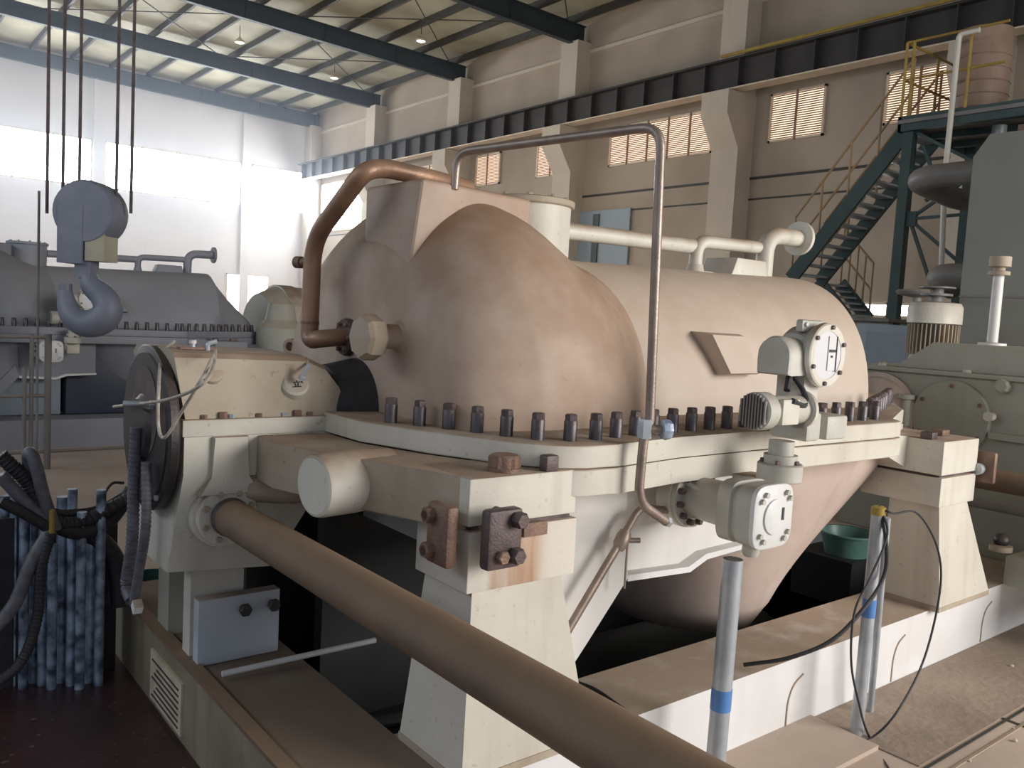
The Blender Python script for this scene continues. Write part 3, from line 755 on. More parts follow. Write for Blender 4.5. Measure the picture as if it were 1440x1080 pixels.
def rsq(cx_, cz_, h, y, n=40, e=.45): return [(cx_+h*math.copysign(abs(math.cos(a))**e, math.cos(a)), y, cz_+h*math.copysign(abs(math.sin(a))**e, math.sin(a))) for a in [2*PI*i/n for i in range(n)]]
MB().rings([rsq(vx, vz, .102, yc+.16), rsq(vx, vz, .106, yc+.155), rsq(vx, vz, .106, yc+.105), rsq(vx, vz, .095, yc+.10), rsq(vx, vz, .095, yc+.085), rsq(vx, vz, .105, yc+.08), rsq(vx, vz, .105, yc+.02)]).build('body', 'valve', vb, 40)
ec = MB().rings([rsq(vx, vz, .108, yc+.02), rsq(vx, vz, .108, yc+.004), rsq(vx, vz, .10, yc)]).build('end_cap', 'valve_light', vb, 40)
for sx in (-1, 1):
    for sz in (-1, 1):
        for dx, dz in ((.078, .058), (.058, .078)):
            MB().cyl((vx+sx*dx, yc, vz+sz*dz), (vx+sx*dx, yc-.012, vz+sz*dz), .009, n=10).build('cap_bolt', 'valve', ec)
MB().lathe((vx, yc, vz), (0,-1,0), [(0, .06), (.006, .06), (.008, .055)], 36).build('cap_disc', 'valve_light', ec)
MB().box((vx+.03, yc-.011, vz-.012), (vx+.04, yc-.007, vz+.03)).build('cap_slot', 'ink', ec)
MB().bar((vx-.04, y1-.03, vz+.06), (vx-.04, yc+.16, vz+.02), .012, .05, (1,0,0)).build('rib', 'valve', vb)
MB().lathe((vx-.03, yc+.06, vz-.10), (0,0,-1), [(0, .03), (.03, .03), (.045, .022)], 16).build('drain_plug', 'valve', vb)

# ------------------------------------------------------------------ actuator with dial, motor and bonnet
X0, Y0 = 2.79, 1.76
ac = thing('valve_actuator', 'electric valve actuator with round glazed dial, side cap and finned motor on the flange edge', 'actuator', (X0, Y0, 1.2))
dcn = at(1166, 500, 1, 1.70); dr = .116
MB().lathe((dcn.x, 1.86, dcn.z), (0,-1,0), [(0, .085), (.02, .10), (.11, .10), (.12, .112), (.135, .112)], 40).build('body', 'valve', ac)
rim = MB().lathe((dcn.x, 1.725, dcn.z), (0,-1,0), [(0, .118), (.018, .118), (.022, .112), (.02, .088), (.012, .086)], 44, True).build('dial_rim', 'cream', ac)
for k in range(6):
    a_ = k*PI/3+.4; MB().hexa((dcn.x+.103*math.cos(a_), 1.703, dcn.z+.103*math.sin(a_)), (0,-1,0), .009, .008).build('rim_bolt', 'rustdark', rim)
df = MB().lathe((dcn.x, 1.715, dcn.z), (0,-1,0), [(0, .088), (.008, .088)], 40).build('dial_face', 'dialface', ac)
MB().box((dcn.x+.0, 1.703, dcn.z-.055), (dcn.x+.045, 1.7065, dcn.z+.07)).build('dial_window', 'valve_light', df)
MB().box((dcn.x+.004, 1.70, dcn.z+.012), (dcn.x+.042, 1.7035, dcn.z+.022)).build('dial_mark', 'ink', df)
MB().box((dcn.x+.016, 1.70, dcn.z-.008), (dcn.x+.026, 1.7035, dcn.z+.0)).build('dial_mark', 'ink', df)
MB().box((dcn.x+.048, 1.70, dcn.z-.06), (dcn.x+.052, 1.7035, dcn.z+.07)).build('dial_mark', 'ink', df)
lg = MB().box((dcn.x-.09, 1.76, dcn.z+.08), (dcn.x+.05, 1.79, dcn.z+.125), .008).build('lifting_lug', 'valve', ac)
for sx in (-.07, .03): MB().cyl((dcn.x+sx, 1.758, dcn.z+.108), (dcn.x+sx, 1.752, dcn.z+.108), .008, n=12).build('lug_hole', 'valve_light', lg)
# side cap along -x
sp = V((dcn.x-.08, 1.80, dcn.z-.01))
m = MB()
def dshape(x, r, n=24):
    return [(x, sp.y+r*math.cos(a), sp.z+(r*math.sin(a) if math.sin(a) > 0 else -r*.95 if abs(math.cos(a)) < .98 else -r*.2)) for a in [2*PI*i/n for i in range(n)]]
m.rings([dshape(sp.x+.02, .066), dshape(sp.x-.03, .070), dshape(sp.x-.10, .072), dshape(sp.x-.115, .066)]); m.build('side_cap', 'valve', ac, 40)
MB().lathe((sp.x+.03, sp.y, sp.z), (-1,0,0), [(0, .085), (.03, .085), (.035, .075)], 32).build('cap_flange', 'valve', ac)
# neck down to gearbox
MB().box((dcn.x-.08, 1.74, 1.30), (dcn.x+.02, 1.86, dcn.z-.07), .01).build('neck', 'valve', ac)
MB().box((dcn.x-.10, 1.70, 1.255), (dcn.x-.01, 1.86, 1.36), .012).build('gear_case', 'valve', ac)
MB().box((dcn.x+.03, 1.70, 1.255), (dcn.x+.17, 1.86, 1.345), .012).build('terminal_box', 'valve', ac)
# small finned motor
mc_ = at(1068, 578, 1, 1.74)
mo = MB().cyl((mc_.x+.01, 1.74, mc_.z), (dcn.x-.09, 1.74, mc_.z), .052, n=28).build('motor', 'valve', ac)
fn = MB().lathe((mc_.x-.03, 1.74, mc_.z), (1,0,0), [(0, .06), (.004, .066), (.06, .066)], 28).build('fan_cowl', 'valve', mo)
for i in range(9):
    z = -.048+.012*i; h = math.sqrt(max(.062**2-z*z, 0))
    MB().box((mc_.x-.042, 1.74+z-.003, mc_.z-h), (mc_.x-.03, 1.74+z+.003, mc_.z+h)).build('grille_bar', 'ducts', fn)
MB().box((mc_.x+.05, 1.68, mc_.z-.045), (mc_.x+.15, 1.70, mc_.z+.045), .005).build('junction_box', 'cream', mo)
MB().cyl((dcn.x-.10, 1.74, mc_.z), (dcn.x-.085, 1.74, mc_.z), .07, n=28).build('motor_flange', 'cream', mo)
MB().spline([V((sp.x-.04, 1.77, sp.z-.06)), V((sp.x-.02, 1.73, sp.z-.12)), V((sp.x-.05, 1.70, sp.z-.17)), V((mc_.x+.10, 1.68, mc_.z+.04))], .010, 10).build('motor_cable', 'rubber', ac)
MB().cyl(V((sp.x-.05, 1.77, sp.z-.06)), V((sp.x-.09, 1.75, sp.z-.12)), .012, n=10).build('gland', 'rubber', ac)
# bonnet below
bx_ = at(1098, 640, 1, 1.74).x
MB().lathe((bx_+.03, 1.76, 1.11), (0,0,1), [(0, .075), (.005, .08), (.06, .08), (.065, .075)], 32).build('bonnet', 'valve', ac)
MB().lathe((bx_+.03, 1.76, 1.175), (0,0,1), [(0, .06), (.03, .06), (.03, .045), (.08, .045)], 24).build('bonnet_neck', 'valve', ac)
for k in range(5): MB().hexa((bx_+.03+.062*math.cos(k*1.25+3.6), 1.76+.062*math.sin(k*1.25+3.6), 1.175), (0,0,1), .010, .014).build('bonnet_nut', 'rustdark', ac)
MB().box((bx_-.02, 1.78, 1.0), (bx_+.10, 1.93, 1.11), .01).build('bracket', 'cream', ac)

# ------------------------------------------------------------------ posts in front of the base
def post(name, label, u0, v0, u1, v1, yy, r, tape, zt=None):
    a = at(u0, v0, 1, yy); b = at(u1, v1, 1, yy)
    d = (b-a).normalized(); bt = a+d*(-a.z/d.z)
    t = thing(name, label, 'post', bt, 'galvanised posts')
    MB().tube([bt, a], r, 24).build('pipe', 'galv', t)
    MB().lathe(a, (a-bt), [(0, r), (.001, r-.003), (-.05, r-.004)], 24).build('pipe_mouth', 'ducts', t)
    q = at(*tape, 1, yy); s = bt+(a-bt)*(q.z/a.z)
    MB().lathe(s-V((0,0,.03)), (a-bt), [(0, r+.0015), (.075, r+.0015)], 24).build('tape_band', 'bluetape', t, label='blue tape band')
    return a, bt
pa, pb = post('pipe_post', 'stout galvanised pipe post with blue tape standing nearest the viewer', 1031, 786, 1006, 1075, 1.72, .034, (1014, 985))
qa, qb = post('pipe_post', 'galvanised pipe post with blue tape and black cables hung over its top', 1235, 722, 1205, 1025, 1.72, .026, (1218, 858))
a = at(1248, 728, 1, 1.74); b = at(1222, 1015, 1, 1.80); 
tag(MB().tube([b+V((0,0,-.02)), a], .014, 14).build('thin_pipe', 'galv'), 'thin galvanised pipe standing right behind the cabled post', 'pipe')
tag(MB().lathe(qa+V((0,0,-.005)), (0,0,1), [(0, .029), (.03, .029), (.035, .02)], 18).build('post_cap', 'yellow'), 'small yellow cap on the cabled post top', 'cap')
z0 = qa.z
C1 = [qa+V((0,0,.03)), at(1246, 760, 1, 1.67), at(1243, 810, 1, 1.67), at(1215, 855, 1, 1.66), at(1170, 900, 1, 1.70), at(1110, 925, 1, 1.80), at(1046, 935, 1, 1.95)]
tag(MB().spline(C1, .008, 10).build('cable', 'rubber'), 'thick black cable sagging from the post top onto the dusty base beam', 'cable', 'black cables at the post')
C2 = [qa+V((0,0,.03)), at(1256, 722, 1, 1.67), at(1290, 722, 1, 1.66), at(1318, 770, 1, 1.65), at(1322, 830, 1, 1.63), at(1300, 925, 1, 1.62), at(1262, 1000, 1, 1.60), at(1225, 1038, 2, .008), at(1190, 1050, 2, .008)]
tag(MB().spline(C2, .0045, 8).build('cable', 'rubber'), 'thin black cable arching widest to the side of the post and down to the floor', 'cable', 'black cables at the post')
C3 = [qa+V((0,0,.03)), at(1248, 750, 1, 1.66), at(1225, 810, 1, 1.65), at(1202, 860, 1, 1.64), at(1197, 930, 1, 1.62), at(1208, 990, 1, 1.60), at(1222, 1035, 2, .008), at(1262, 1100, 2, .008)]
tag(MB().spline(C3, .0045, 8).build('cable', 'rubber'), 'thin black cable hanging close along the post and off over the floor', 'cable', 'black cables at the post')
C4 = [at(812, 960, 2, .31), at(840, 972, 2, .31), at(880, 1000, 2, .31), at(925, 1030, 1, 1.89), at(990, 1078, 1, 1.86), at(1000, 1100, 1, 1.84)]
tag(MB().spline(C4, .008, 10).build('cable', 'rubber'), 'black cable lying over the base beam beside the nearest pedestal', 'cable')

M['dirt'] = pmat('dirty_floor_strip', (.36, .28, .22), (.27, .21, .17), 2.5, rough=.9, bump=.4, speck=.5, speckc=(.18,.14,.11))
trim(MB().box((3.26, 1.44, 0), (9.5, 1.90, .005)).build(tname(), 'dirt'))
# floor trench edges on the right
a = at(1030, 1110, 2, 0); 
for i, (dy, m_) in enumerate(((1.42, 'purlin'), (1.36, 'cream_dull'))):
    o = MB().box((2.6, dy-.006, 0), (9, dy+.006, .004)).build(tname(), m_); trim(o)
trim(MB().box((1.9, 1.60, 0), (3.25, 1.905, .02)).build(tname(), 'concrete'))
trim(MB().box((4.0, 1.30, 0), (4.02, 1.9, .003)).build(tname(), 'purlin'))
for i in range(26):
    x = random.uniform(3.4, 7); y = random.uniform(1.0, 1.75); r = random.uniform(.006, .014)
    m = MB(); bmesh.ops.create_icosphere(m.b, subdivisions=1, radius=r, matrix=Matrix.Translation((x, y, r*.5)) @ Matrix.Diagonal((1, .8, .6, 1)))
    tag(m.build('rubble_chip', 'column'), 'small pale rubble chip on the concrete floor', 'rubble', 'rubble chips on the floor')

# pails
def pail(name, label, c, r, h, mat='greenplastic'):
    t = thing(name, label, 'bucket', c)
    MB().lathe(c, (0,0,1), [(0, r*.78), (h, r), (h, r-.006), (.02, r*.76)], 36, True).build('body', mat, t)
    MB().lathe(V(c)+V((0,0,h-.012)), (0,0,1), [(0, r), (.003, r+.008), (.012, r+.008), (.014, r)], 36, False).build('rim', mat, t)
    return t
q = at(1192, 765, 1, 2.75)
pail('green_pail', 'sea green plastic tub behind the far pedestal by the exhaust duct', (q.x, 2.75, .30 if False else q.z-.06), .17, .14)
tag(MB().box((q.x-.2, 2.6, .0), (q.x+.2, 3.0, q.z-.06)).build('pail_stand', 'condenser'), 'dark box stand under the sea green tub', 'stand')
M['darkgreen'] = pmat('dark_green_plastic', (.03, .09, .08), (.02, .06, .055), 6, rough=.35)
q = at(212, 812, 1, 4.35)
pail('dark_pail', 'dark green pail standing on the floor past the bearing housing stand', (q.x, 4.35, .012), .14, q.z-.012, 'darkgreen')

# ------------------------------------------------------------------ conduit bundle and hoses at the left
base0 = at(62, 975, 2, 0)
D_l = at(0, 970, 2, 0); D_r = at(140, 968, 2, 0)
cs = [(8, 610), (30, 730), (47, 700), (62, 760), (78, 740), (92, 745), (110, 745), (126, 770), (140, 800), (15, 740), (56, 860)]
n = 0
names = ['first', 'second', 'third', 'fourth', 'fifth', 'sixth', 'seventh', 'eighth', 'ninth', 'tenth', 'farthest']
for i in range(11):
    u = 6+i*13.2
    b = at(u, 962+(i % 3)*5, 2, 0)
    top_ = .80+.05*math.sin(i*2.1) if i not in (5, 9) else .62
    r = .019 if i % 3 else .024
    o = MB().tube([b, b+V((0, 0, top_))], r, 14).build('conduit_pipe', 'conduit')
    tag(o, 'blue grey steel conduit on the red floor, %s from the frame edge' % names[i], 'conduit', 'conduits rising from the floor')
back = MB().box(V((D_l.x-.6, base0.y+.10, 0)), V((D_r.x+.10, base0.y+.16, .72)))  # made-up black box, added to give the conduits a dark background
tag(back.build('dark_backdrop', 'rubber'), 'black trough added for darkness behind the blue grey conduits', 'backdrop')
def hose(pts, r, mat, label, ribs=False, grp='hoses over the conduit bundle', name='hose'):
    P = [V(p) for p in pts]
    m = MB()
    if ribs:
        Pq = [P[0]*2-P[1]]+P+[P[-1]*2-P[-2]]; Q = []
        for i in range(1, len(Pq)-2):
            a, b, c, d = Pq[i-1:i+3]
            k = max(4, int((c-b).length/.006))
            for j in range(k):
                t = j/k; Q.append(.5*((2*b)+(c-a)*t+(2*a-5*b+4*c-d)*t*t+(3*b-a-3*c+d)*t**3))
        Q.append(P[-1]); n_ = len(Q); m.tube(Q, lambda t: r*(1+.10*math.sin(t*n_*PI*.75)), 12)
    else: m.spline(P, r, 12)
    return tag(m.build(name, mat, ang=60), label, 'hose', grp)
D = lambda u, v, y: at(u, v, 1, y)
by = base0.y
hose([D(0, 640, by-.05), D(40, 680, by-.06), D(60, 725, by-.08), D(110, 735, by-.05), D(185, 700, by-.05)], .028, 'rubber', 'thick black hose entering low at the frame edge and crossing the bundle tie', True)
hose([D(0, 668, by-.1), D(30, 700, by-.1), D(72, 742, by-.1)], .024, 'cablegrey', 'grey hose dropping steeply into the bundle tie from the frame edge')
hose([D(0, 705, by-.12), D(40, 725, by-.12), D(72, 745, by-.12)], .022, 'rubber', 'lowest black hose reaching the bundle tie from the frame edge')
hose([D(78, 745, by-.1), D(62, 700, by-.1), D(52, 660, by-.1), D(45, 640, by-.09), D(40, 640, by-.06), D(42, 670, by-.03)], .024, 'cablegrey', 'grey hose bent in a tight upright loop above the tie')
hose([D(72, 745, by-.12), D(45, 790, by-.13), D(20, 850, by-.13), D(-15, 890, by-.13)], .026, 'cablegrey', 'grey hose curving away down from the tie across the conduits')
hose([D(72, 750, by-.14), D(58, 800, by-.15), D(52, 870, by-.15), D(30, 930, by-.15), D(-10, 965, by-.15)], .020, 'rubber', 'ribbed black hose hanging in front of the conduits', True)
hose([D(70, 735, by-.05), D(110, 748, by-.05), D(150, 735, by-.02), D(185, 690, by+.05)], .032, 'rubber', 'thick black hose rising from the tie towards the black disc')
hose([D(75, 720, by-.02), D(95, 722, by-.02), D(140, 715, by), D(185, 690, by+.05)], .016, 'rubber', 'thin black hose on top of the bundle')
hose([D(120, 745, by), D(150, 770, by), D(165, 800, by), D(170, 850, by)], .04, 'rubber', 'short fat black hose sagging past the end of the bundle')
x_ = .80
hose([at(192, 600, 0, x_), at(188, 680, 0, x_), at(186, 760, 0, x_), at(178, 820, 0, x_), at(185, 845, 0, x_)], .020, 'cablegrey', 'ribbed grey hose hanging straight down beside the black disc', True, 'hoses beside the black disc')
hose([at(206, 650, 0, x_), at(205, 740, 0, x_), at(196, 800, 0, x_), at(188, 850, 0, x_)], .016, 'cablegrey', 'thinner ribbed grey hose ending in a white plug', True, 'hoses beside the black disc')
q = at(193, 853, 0, x_); tag(MB().obox(q, (1,0,0), (0,.8,.6), (0,-.6,.8), .03, .035, .035).build('white_plug', 'white'), 'small white plug at the end of the ribbed hose', 'plug')
tie = D(73, 735, by-.16); tag(MB().tube([tie+V((0,0,.05)), tie, tie+V((0,0,-.04))], .010, 8).build('cable_tie', 'yellow'), 'yellowish tie strap round the hose bundle', 'strap')
c_ = D(157, 690, by+.1)
tag(MB().spline([c_+V((.0,0,-.10)), c_+V((-.03,0,-.03)), c_+V((.0,0,.03)), c_+V((.05,0,.03))], .006, 8).build('wire_loop', 'rubber'), 'small black wire loop above the hose bundle', 'wire')

# thin sensor wires round the black disc
tag(MB().spline([at(303, 494, 0, .98), at(300, 515, 0, .90), at(285, 540, 0, .84), at(235, 562, 0, .80), at(160, 572, 0, .78)], .0055, 8).build('sensor_wire', 'wire'), 'pale wire sweeping from the housing top across the black disc', 'wire', 'pale sensor wires')
tag(MB().spline([at(245, 480, 0, .92), at(228, 500, 0, .86), at(223, 550, 0, .80), at(223, 600, 0, .80), at(232, 615, 0, .80), at(255, 580, 0, .83), at(285, 530, 0, .86), at(300, 500, 0, .92)], .0055, 8).build('sensor_wire', 'wire'), 'pale wire hanging in a narrow loop over the black disc', 'wire', 'pale sensor wires')
tag(MB().spline([at(300, 496, 1, 2.93), at(360, 497, 1, 2.92), at(425, 502, 1, 2.90), at(432, 512, 1, 2.84), at(428, 524, 1, 2.80)], .005, 8).build('sensor_wire', 'wire'), 'pale wire lying along the housing cover top to the sensor', 'wire', 'pale sensor wires')
q = at(271, 488, 1, 2.95); t = thing('cover_valve', 'small bright tap on top of the bearing housing cover', 'tap', q)
MB().cyl(q-V((0,0,.03)), q+V((0,0,.015)), .009, n=12).build('body', 'galv', t); MB().lathe(q+V((0,0,.012)), (0,0,1), [(0, .012), (.012, .012)], 10).build('cap', 'white', t)
q = at(292, 488, 1, 2.92); tag(MB().tube([q-V((0,0,.035)), q+V((0,0,.012)), q+V((.03,0,.02))], .008, 8, .01).build('elbow_fitting', 'galv'), 'small elbow fitting on the cover beside the bright tap', 'fitting')

# ------------------------------------------------------------------ gearbox behind the turbine
GX = 5.65
gb = thing('gearbox', 'large grey green gearbox with round bolted side cover behind the turbine', 'gearbox', (6.3, 2.6, .3))
yl = at(1198, 511, 0, GX).y; zsp = 1.445
MB().box((GX, .9, .30), (7.1, yl, zsp-.03), .01).build('lower_case', 'greygreen', gb)
MB().box((GX-.03, .88, zsp-.03), (7.12, yl+.03, zsp), .004).build('split_flange', 'greygreen', gb)
a = at(1257, 509, 0, GX); b = at(1311, 481, 0, GX)
m = MB(); m.prism([(a.y, zsp), (b.y, b.z), (.9, b.z), (.9, zsp)], 0, GX+.01, 7.05, .008); m.build('upper_case', 'greygreen', gb)
hc = at(1338, 588, 0, GX); 
cv = MB().lathe((GX, hc.y, hc.z), (-1,0,0), [(0, .245), (.03, .245), (.035, .24)], 48).build('round_cover', 'greygreen', gb)
for k in range(6):
    a_ = k*PI/3+PI/2; MB().hexa((GX-.035, hc.y+.21*math.cos(a_), hc.z+.21*math.sin(a_)), (-1,0,0), .014, .012).build('cover_bolt', 'rustbrown', cv)
MB().lathe((GX, AY, 1.13), (-1,0,0), [(0, .27), (.03, .27), (.035, .24), (.06, .23), (.10, .14), (.5, .13)], 40).build('shaft_hub', 'exhaust', gb)
q = at(1413, 543, 0, GX); MB().lathe((GX, q.y, q.z), (-1,0,0), [(0, .045), (.05, .045), (.06, .035)], 8).build('side_plug', 'greygreen', gb, 20)
q = at(1278, 575, 0, GX); MB().lathe((GX-.05, q.y, q.z-.11), (0,0,1), [(0, .035), (.18, .035), (.18, .055), (.21, .055)], 16).build('oil_neck', 'greygreen', gb)
q = at(1400, 585, 0, GX); MB().lathe((GX-.06, q.y, q.z), (-1,0,0), [(0, .03), (.05, .03)], 12).build('small_port', 'cream', gb)
for u, v in ((1242, 509), (1361, 519)):
    q = at(u, v, 0, GX+.02); MB().lathe((GX+.02, q.y, zsp), (0,0,1), [(0, .03), (.02, .025), (.03, .01)], 14).build('flange_bolt', 'cream', gb)
MB().box((GX-.05, .88, 1.05), (GX, at(1395, 600, 0, GX).y, 1.09)).build('lower_rib', 'greygreen', gb)
vp = thing('vent_pipe', 'white upright vent pipe with capped top on the gearbox', 'vent', (5.95, at(1395, 483, 0, 5.95).y, 1.63))
q = at(1395, 483, 0, 5.95); z2 = at(1403, 357, 0, 5.95).z; c = V((5.95, q.y, b.z))
MB().lathe(c, (0,0,1), [(0, .085), (.015, .085), (.02, .033), (z2-b.z-.12, .033)], 20).build('pipe', 'white', vp)
MB().lathe(V((5.95, q.y, z2-.14)), (0,0,1), [(0, .065), (.025, .065), (.03, .035), (.05, .035), (.055, .066), (.12, .066), (.125, .055)], 28).build('cap', 'cream_dull', vp)
# horizontal pipes beside the gearbox (run across)
q = at(1380, 672, 0, 5.3); 
tag(MB().tube([(5.3, q.y+.02, q.z), (5.3, .6, q.z)], .065, 24).build('dusty_pipe', 'pipebrown'), 'thick brown dusty pipe leaving the far pedestal towards the frame edge', 'pipe')
q = at(1375, 705, 0, 5.35); tag(MB().tube([(5.35, q.y+.05, q.z-.01), (5.35, .6, q.z-.01)], .03, 16).build('dusty_pipe', 'ducts'), 'thin dark pipe under the thick brown one beside the far pedestal', 'pipe')
q = at(1408, 762, 0, 5.2); fl = thing('base_bearing', 'small black ball fitting on the gearbox skirt by the far pedestal', 'fitting', q)
MB().lathe(q-V((0,0,.05)), (0,0,1), [(0, .06), (.03, .06), (.035, .045)], 20).build('base', 'cream_dull', fl)
m = MB(); bmesh.ops.create_uvsphere(m.b, u_segments=20, v_segments=12, radius=.042, matrix=Matrix.Translation(q+V((0,0,.01)))); m.build('ball', 'steel', fl)
tag(MB().box((5.1, .9, .30), (5.64, 1.9, q.z-.05), .01).build('gearbox_skirt', 'greygreen'), 'dusty low skirt ledge in front of the gearbox', 'ledge')

# ------------------------------------------------------------------ grey enclosure, motor, ducts and tower
EX = 9.5
a = at(1378, 190, 0, EX); b = at(1440, 418, 0, EX)
ge = thing('equipment_enclosure', 'large plain grey enclosure box rising behind the gearbox', 'enclosure', (10.2, 3.0, 0))
m = MB(); zt_ = a.z; m.prism([(a.y+.05, 0), (a.y+.05, zt_-.22), (a.y-.10, zt_), (1.2, zt_), (1.2, 0)], 0, EX, 11.2, .01); m.build('box', 'greybox', ge)
MB().box((EX-.012, 1.2, b.z-.01), (EX, a.y+.05, b.z+.01)).build('seam', 'ducts', ge)
q = at(1432, 190, 0, EX); MB().box((EX+.1, q.y-.05, zt_), (EX+.2, q.y+.05, zt_+.08)).build('lug', 'rustbrown', ge)
mt = at(1312, 470, 0, 8.2)
mo2 = thing('upright_motor', 'pale upright finned motor with domed cowl behind the gearbox', 'motor', (8.2, mt.y, 1.2))
zc0 = at(1312, 500, 0, 8.2).z; zc1 = at(1312, 455, 0, 8.2).z; zc2 = at(1312, 425, 0, 8.2).z
MB().lathe((8.2, mt.y, .0), (0,0,1), [(0, .3), (.05, .2), (zc0-.05, .2), (zc0, .19)], 28).build('stool', 'greygreen', mo2)
m = MB(); m.lathe((8.2, mt.y, zc0), (0,0,1), [(0, .185), (zc1-zc0, .185)], 32)
m.build('frame', 'ducts', mo2)
for i in range(36):
    a_ = 2*PI*i/36; c = V((math.cos(a_), math.sin(a_), 0))
    MB().obox(V((8.2, mt.y, (zc0+zc1)/2))+c*.205, c, V((-c.y, c.x, 0)), (0,0,1), .05, .008, zc1-zc0-.02).build('fin', 'cream_dull', mo2)
MB().lathe((8.2, mt.y, zc1), (0,0,1), [(0, .24), (zc2-zc1-.05, .24), (zc2-zc1-.01, .22), (zc2-zc1, .17)], 36).build('cowl', 'cream', mo2)
MB().lathe((8.2, mt.y, zc2+.03), (0,0,1), [(-.03, .06), (.03, .06), (.03, .14), (.05, .14), (.05, .06), (.10, .06), (.10, .16), (.115, .16)], 24).build('cap', 'ducts', mo2)
# ducts
DX = 9.8
p1 = at(1268, 252, 0, DX); r1 = .13
tag(MB().tube([V((DX+.05, a.y*0+3.9, p1.z+.02)), V((DX, p1.y-.1, p1.z-.0)), V((DX+1.3, p1.y-.1, p1.z-.1)), V((DX+1.4, 3.9, p1.z-.25))], .13, 24, .35, 10).build('bent_duct', 'ducts'), 'upper grey duct bent back on itself beside the enclosure', 'duct', 'ducts beside the enclosure')
p2 = at(1300, 388, 0, DX)
tag(MB().tube([V((DX, 3.9, p2.z)), V((DX, p2.y-.1, p2.z)), V((DX+.5, p2.y-.1, p2.z-.1))], .14, 24, .25, 10).build('bent_duct', 'ducts'), 'lower dark grey duct above the upright motor', 'duct', 'ducts beside the enclosure')
tag(MB().lathe(V((DX-.6, at(1290, 412, 0, DX-.6).y, 0)), (0,0,1), [(0, .15), (.02, .05), (at(1290, 412, 0, DX-.6).z-.05, .05), (at(1290, 412, 0, DX-.6).z-.02, .20), (at(1290, 412, 0, DX-.6).z+.01, .22), (at(1290, 412, 0, DX-.6).z+.03, .20)], 28).build('round_stand', 'ducts'), 'flat dark round top on a stem under the lower duct', 'stand')

# tower
TX = 11.6
tw = thing('service_tower', 'dark green steel service tower with platform beside the grey enclosure', 'tower', (TX+1, 4.5, 0))
T0 = at(1281, 178, 0, TX); zpl = T0.z+.02; ya = T0.y; yb = ya-3.4
legs = [(TX, ya), (TX+1.9, ya), (TX, yb), (TX+1.9, yb)]
for x, y in legs: MB().box((x-.07, y-.07, 0), (x+.07, y+.07, zpl)).build('leg', 'greensteel', tw)
MB().box((TX-.15, yb-.6, zpl), (TX+2.1, ya+.12, zpl+.05)).build('deck', 'ducts', tw)
for x in (TX-.12, TX+2.0): MB().box((x, yb-.6, zpl-.10), (x+.05, ya+.12, zpl+.10)).build('edge_beam', 'greensteel', tw)
MB().box((TX-.12, ya+.08, zpl-.10), (TX+2.05, ya+.13, zpl+.10)).build('edge_beam', 'greensteel', tw)
zm = at(1275, 310, 0, TX).z
def brace(a, b, w=.04): MB().bar(a, b, w, w).build('brace', 'greensteel', tw)
mid = V((TX+.0, ya-.25, zm))
z3 = at(1270, 380, 0, TX).z
for (dy, za, zb_) in ((-1.1, zpl-.15, zm+.5),):
    brace((TX, ya-.1, zpl-.12), (TX, ya-.9, zm+.7)); brace((TX, ya-.9, zm+.7), (TX, ya-.3, zm+.25)); brace((TX, ya-.2, zpl-.3), (TX, ya-.5, zm+.3))
hub = V((TX, ya-.1, at(1282, 308, 0, TX).z))
MB().box(hub-V((.03,.10,.10)), hub+V((.03,.10,.10))).build('gusset', 'greensteel', tw)
for e in ((0, -1.9, .06), (0, -1.2, -1.0), (0, -.55, -1.3), (0, -.9, .6)):
    brace(hub, hub+V(e))
brace((TX, ya, .3), (TX, yb, 1.7)); brace((TX+1.9, ya, .8), (TX+1.9, yb, 2.6)); brace((TX+1.9, ya, 3.6), (TX+1.9, yb, 2.2))
for k in range(3): MB().bar((TX-.1+.7*k, ya, zpl-.05), (TX+.3+.7*k, yb, zpl-.05), .05, .09).build('joist', 'greensteel', tw)
MB().cyl((TX+.5, ya-.95, zpl-.05), (TX+.5, ya-.95, zpl-1.0), .09, n=16).build('hanger_pipe', 'galv', tw)
# railing on platform
rl = MB()
for k in range(3):
    x = TX-.1+k*.9; rl.cyl((x, ya+.1, zpl+.1), (x, ya+.1, zpl+1.1), .02, n=8)
for z in (.6, 1.1): rl.cyl((TX-.1, ya+.1, zpl+z), (TX+1.8, ya+.1, zpl+z), .018, n=8)
for k in range(2):
    y = ya-.75*k; rl.cyl((TX-.1, y, zpl+.1), (TX-.1, y, zpl+1.1), .02, n=8)
for z in (.6, 1.1): rl.cyl((TX-.1, ya+.1, zpl+z), (TX-.1, ya-1.2, zpl+z), .018, n=8)
rl.build('railing', 'yellow', tw)
# tank
a = at(1350, 48, 0, TX+.6); b = at(1426, 48, 0, TX+.6); zt1 = at(1390, 44, 0, TX+.6).z
tk = thing('roof_tank', 'round brown sheet metal tank standing on the tower platform', 'tank', (TX+.6, (a.y+b.y)/2, zpl+.05))
tr = (a.y-b.y)/2*.95
MB().lathe((TX+.6, (a.y+b.y)/2, zpl+.05), (0,0,1), [(0, tr), (zt1-zpl-.08, tr), (zt1-zpl-.05, tr*.97)], 40).build('shell', 'tankm', tk)
for k in range(5): MB().lathe((TX+.6, (a.y+b.y)/2, zpl+.2+k*.17), (0,0,1), [(0, tr+.002), (.01, tr+.012), (.02, tr+.002)], 40, False).build('hoop', 'tankm', tk)
a = at(1349, 48, 0, TX-.25); b = at(1329, 245, 0, TX-.25); 
tag(MB().tube([V((a.x, a.y-.25, a.z)), a, b, at(1322, 420, 0, TX-.25), V((TX-.25, at(1322, 420, 0, TX-.25).y, .0))], .035, 12, .06).build('riser_pipe', 'cream'), 'thin pale riser pipe climbing past the tank and down the tower', 'pipe')

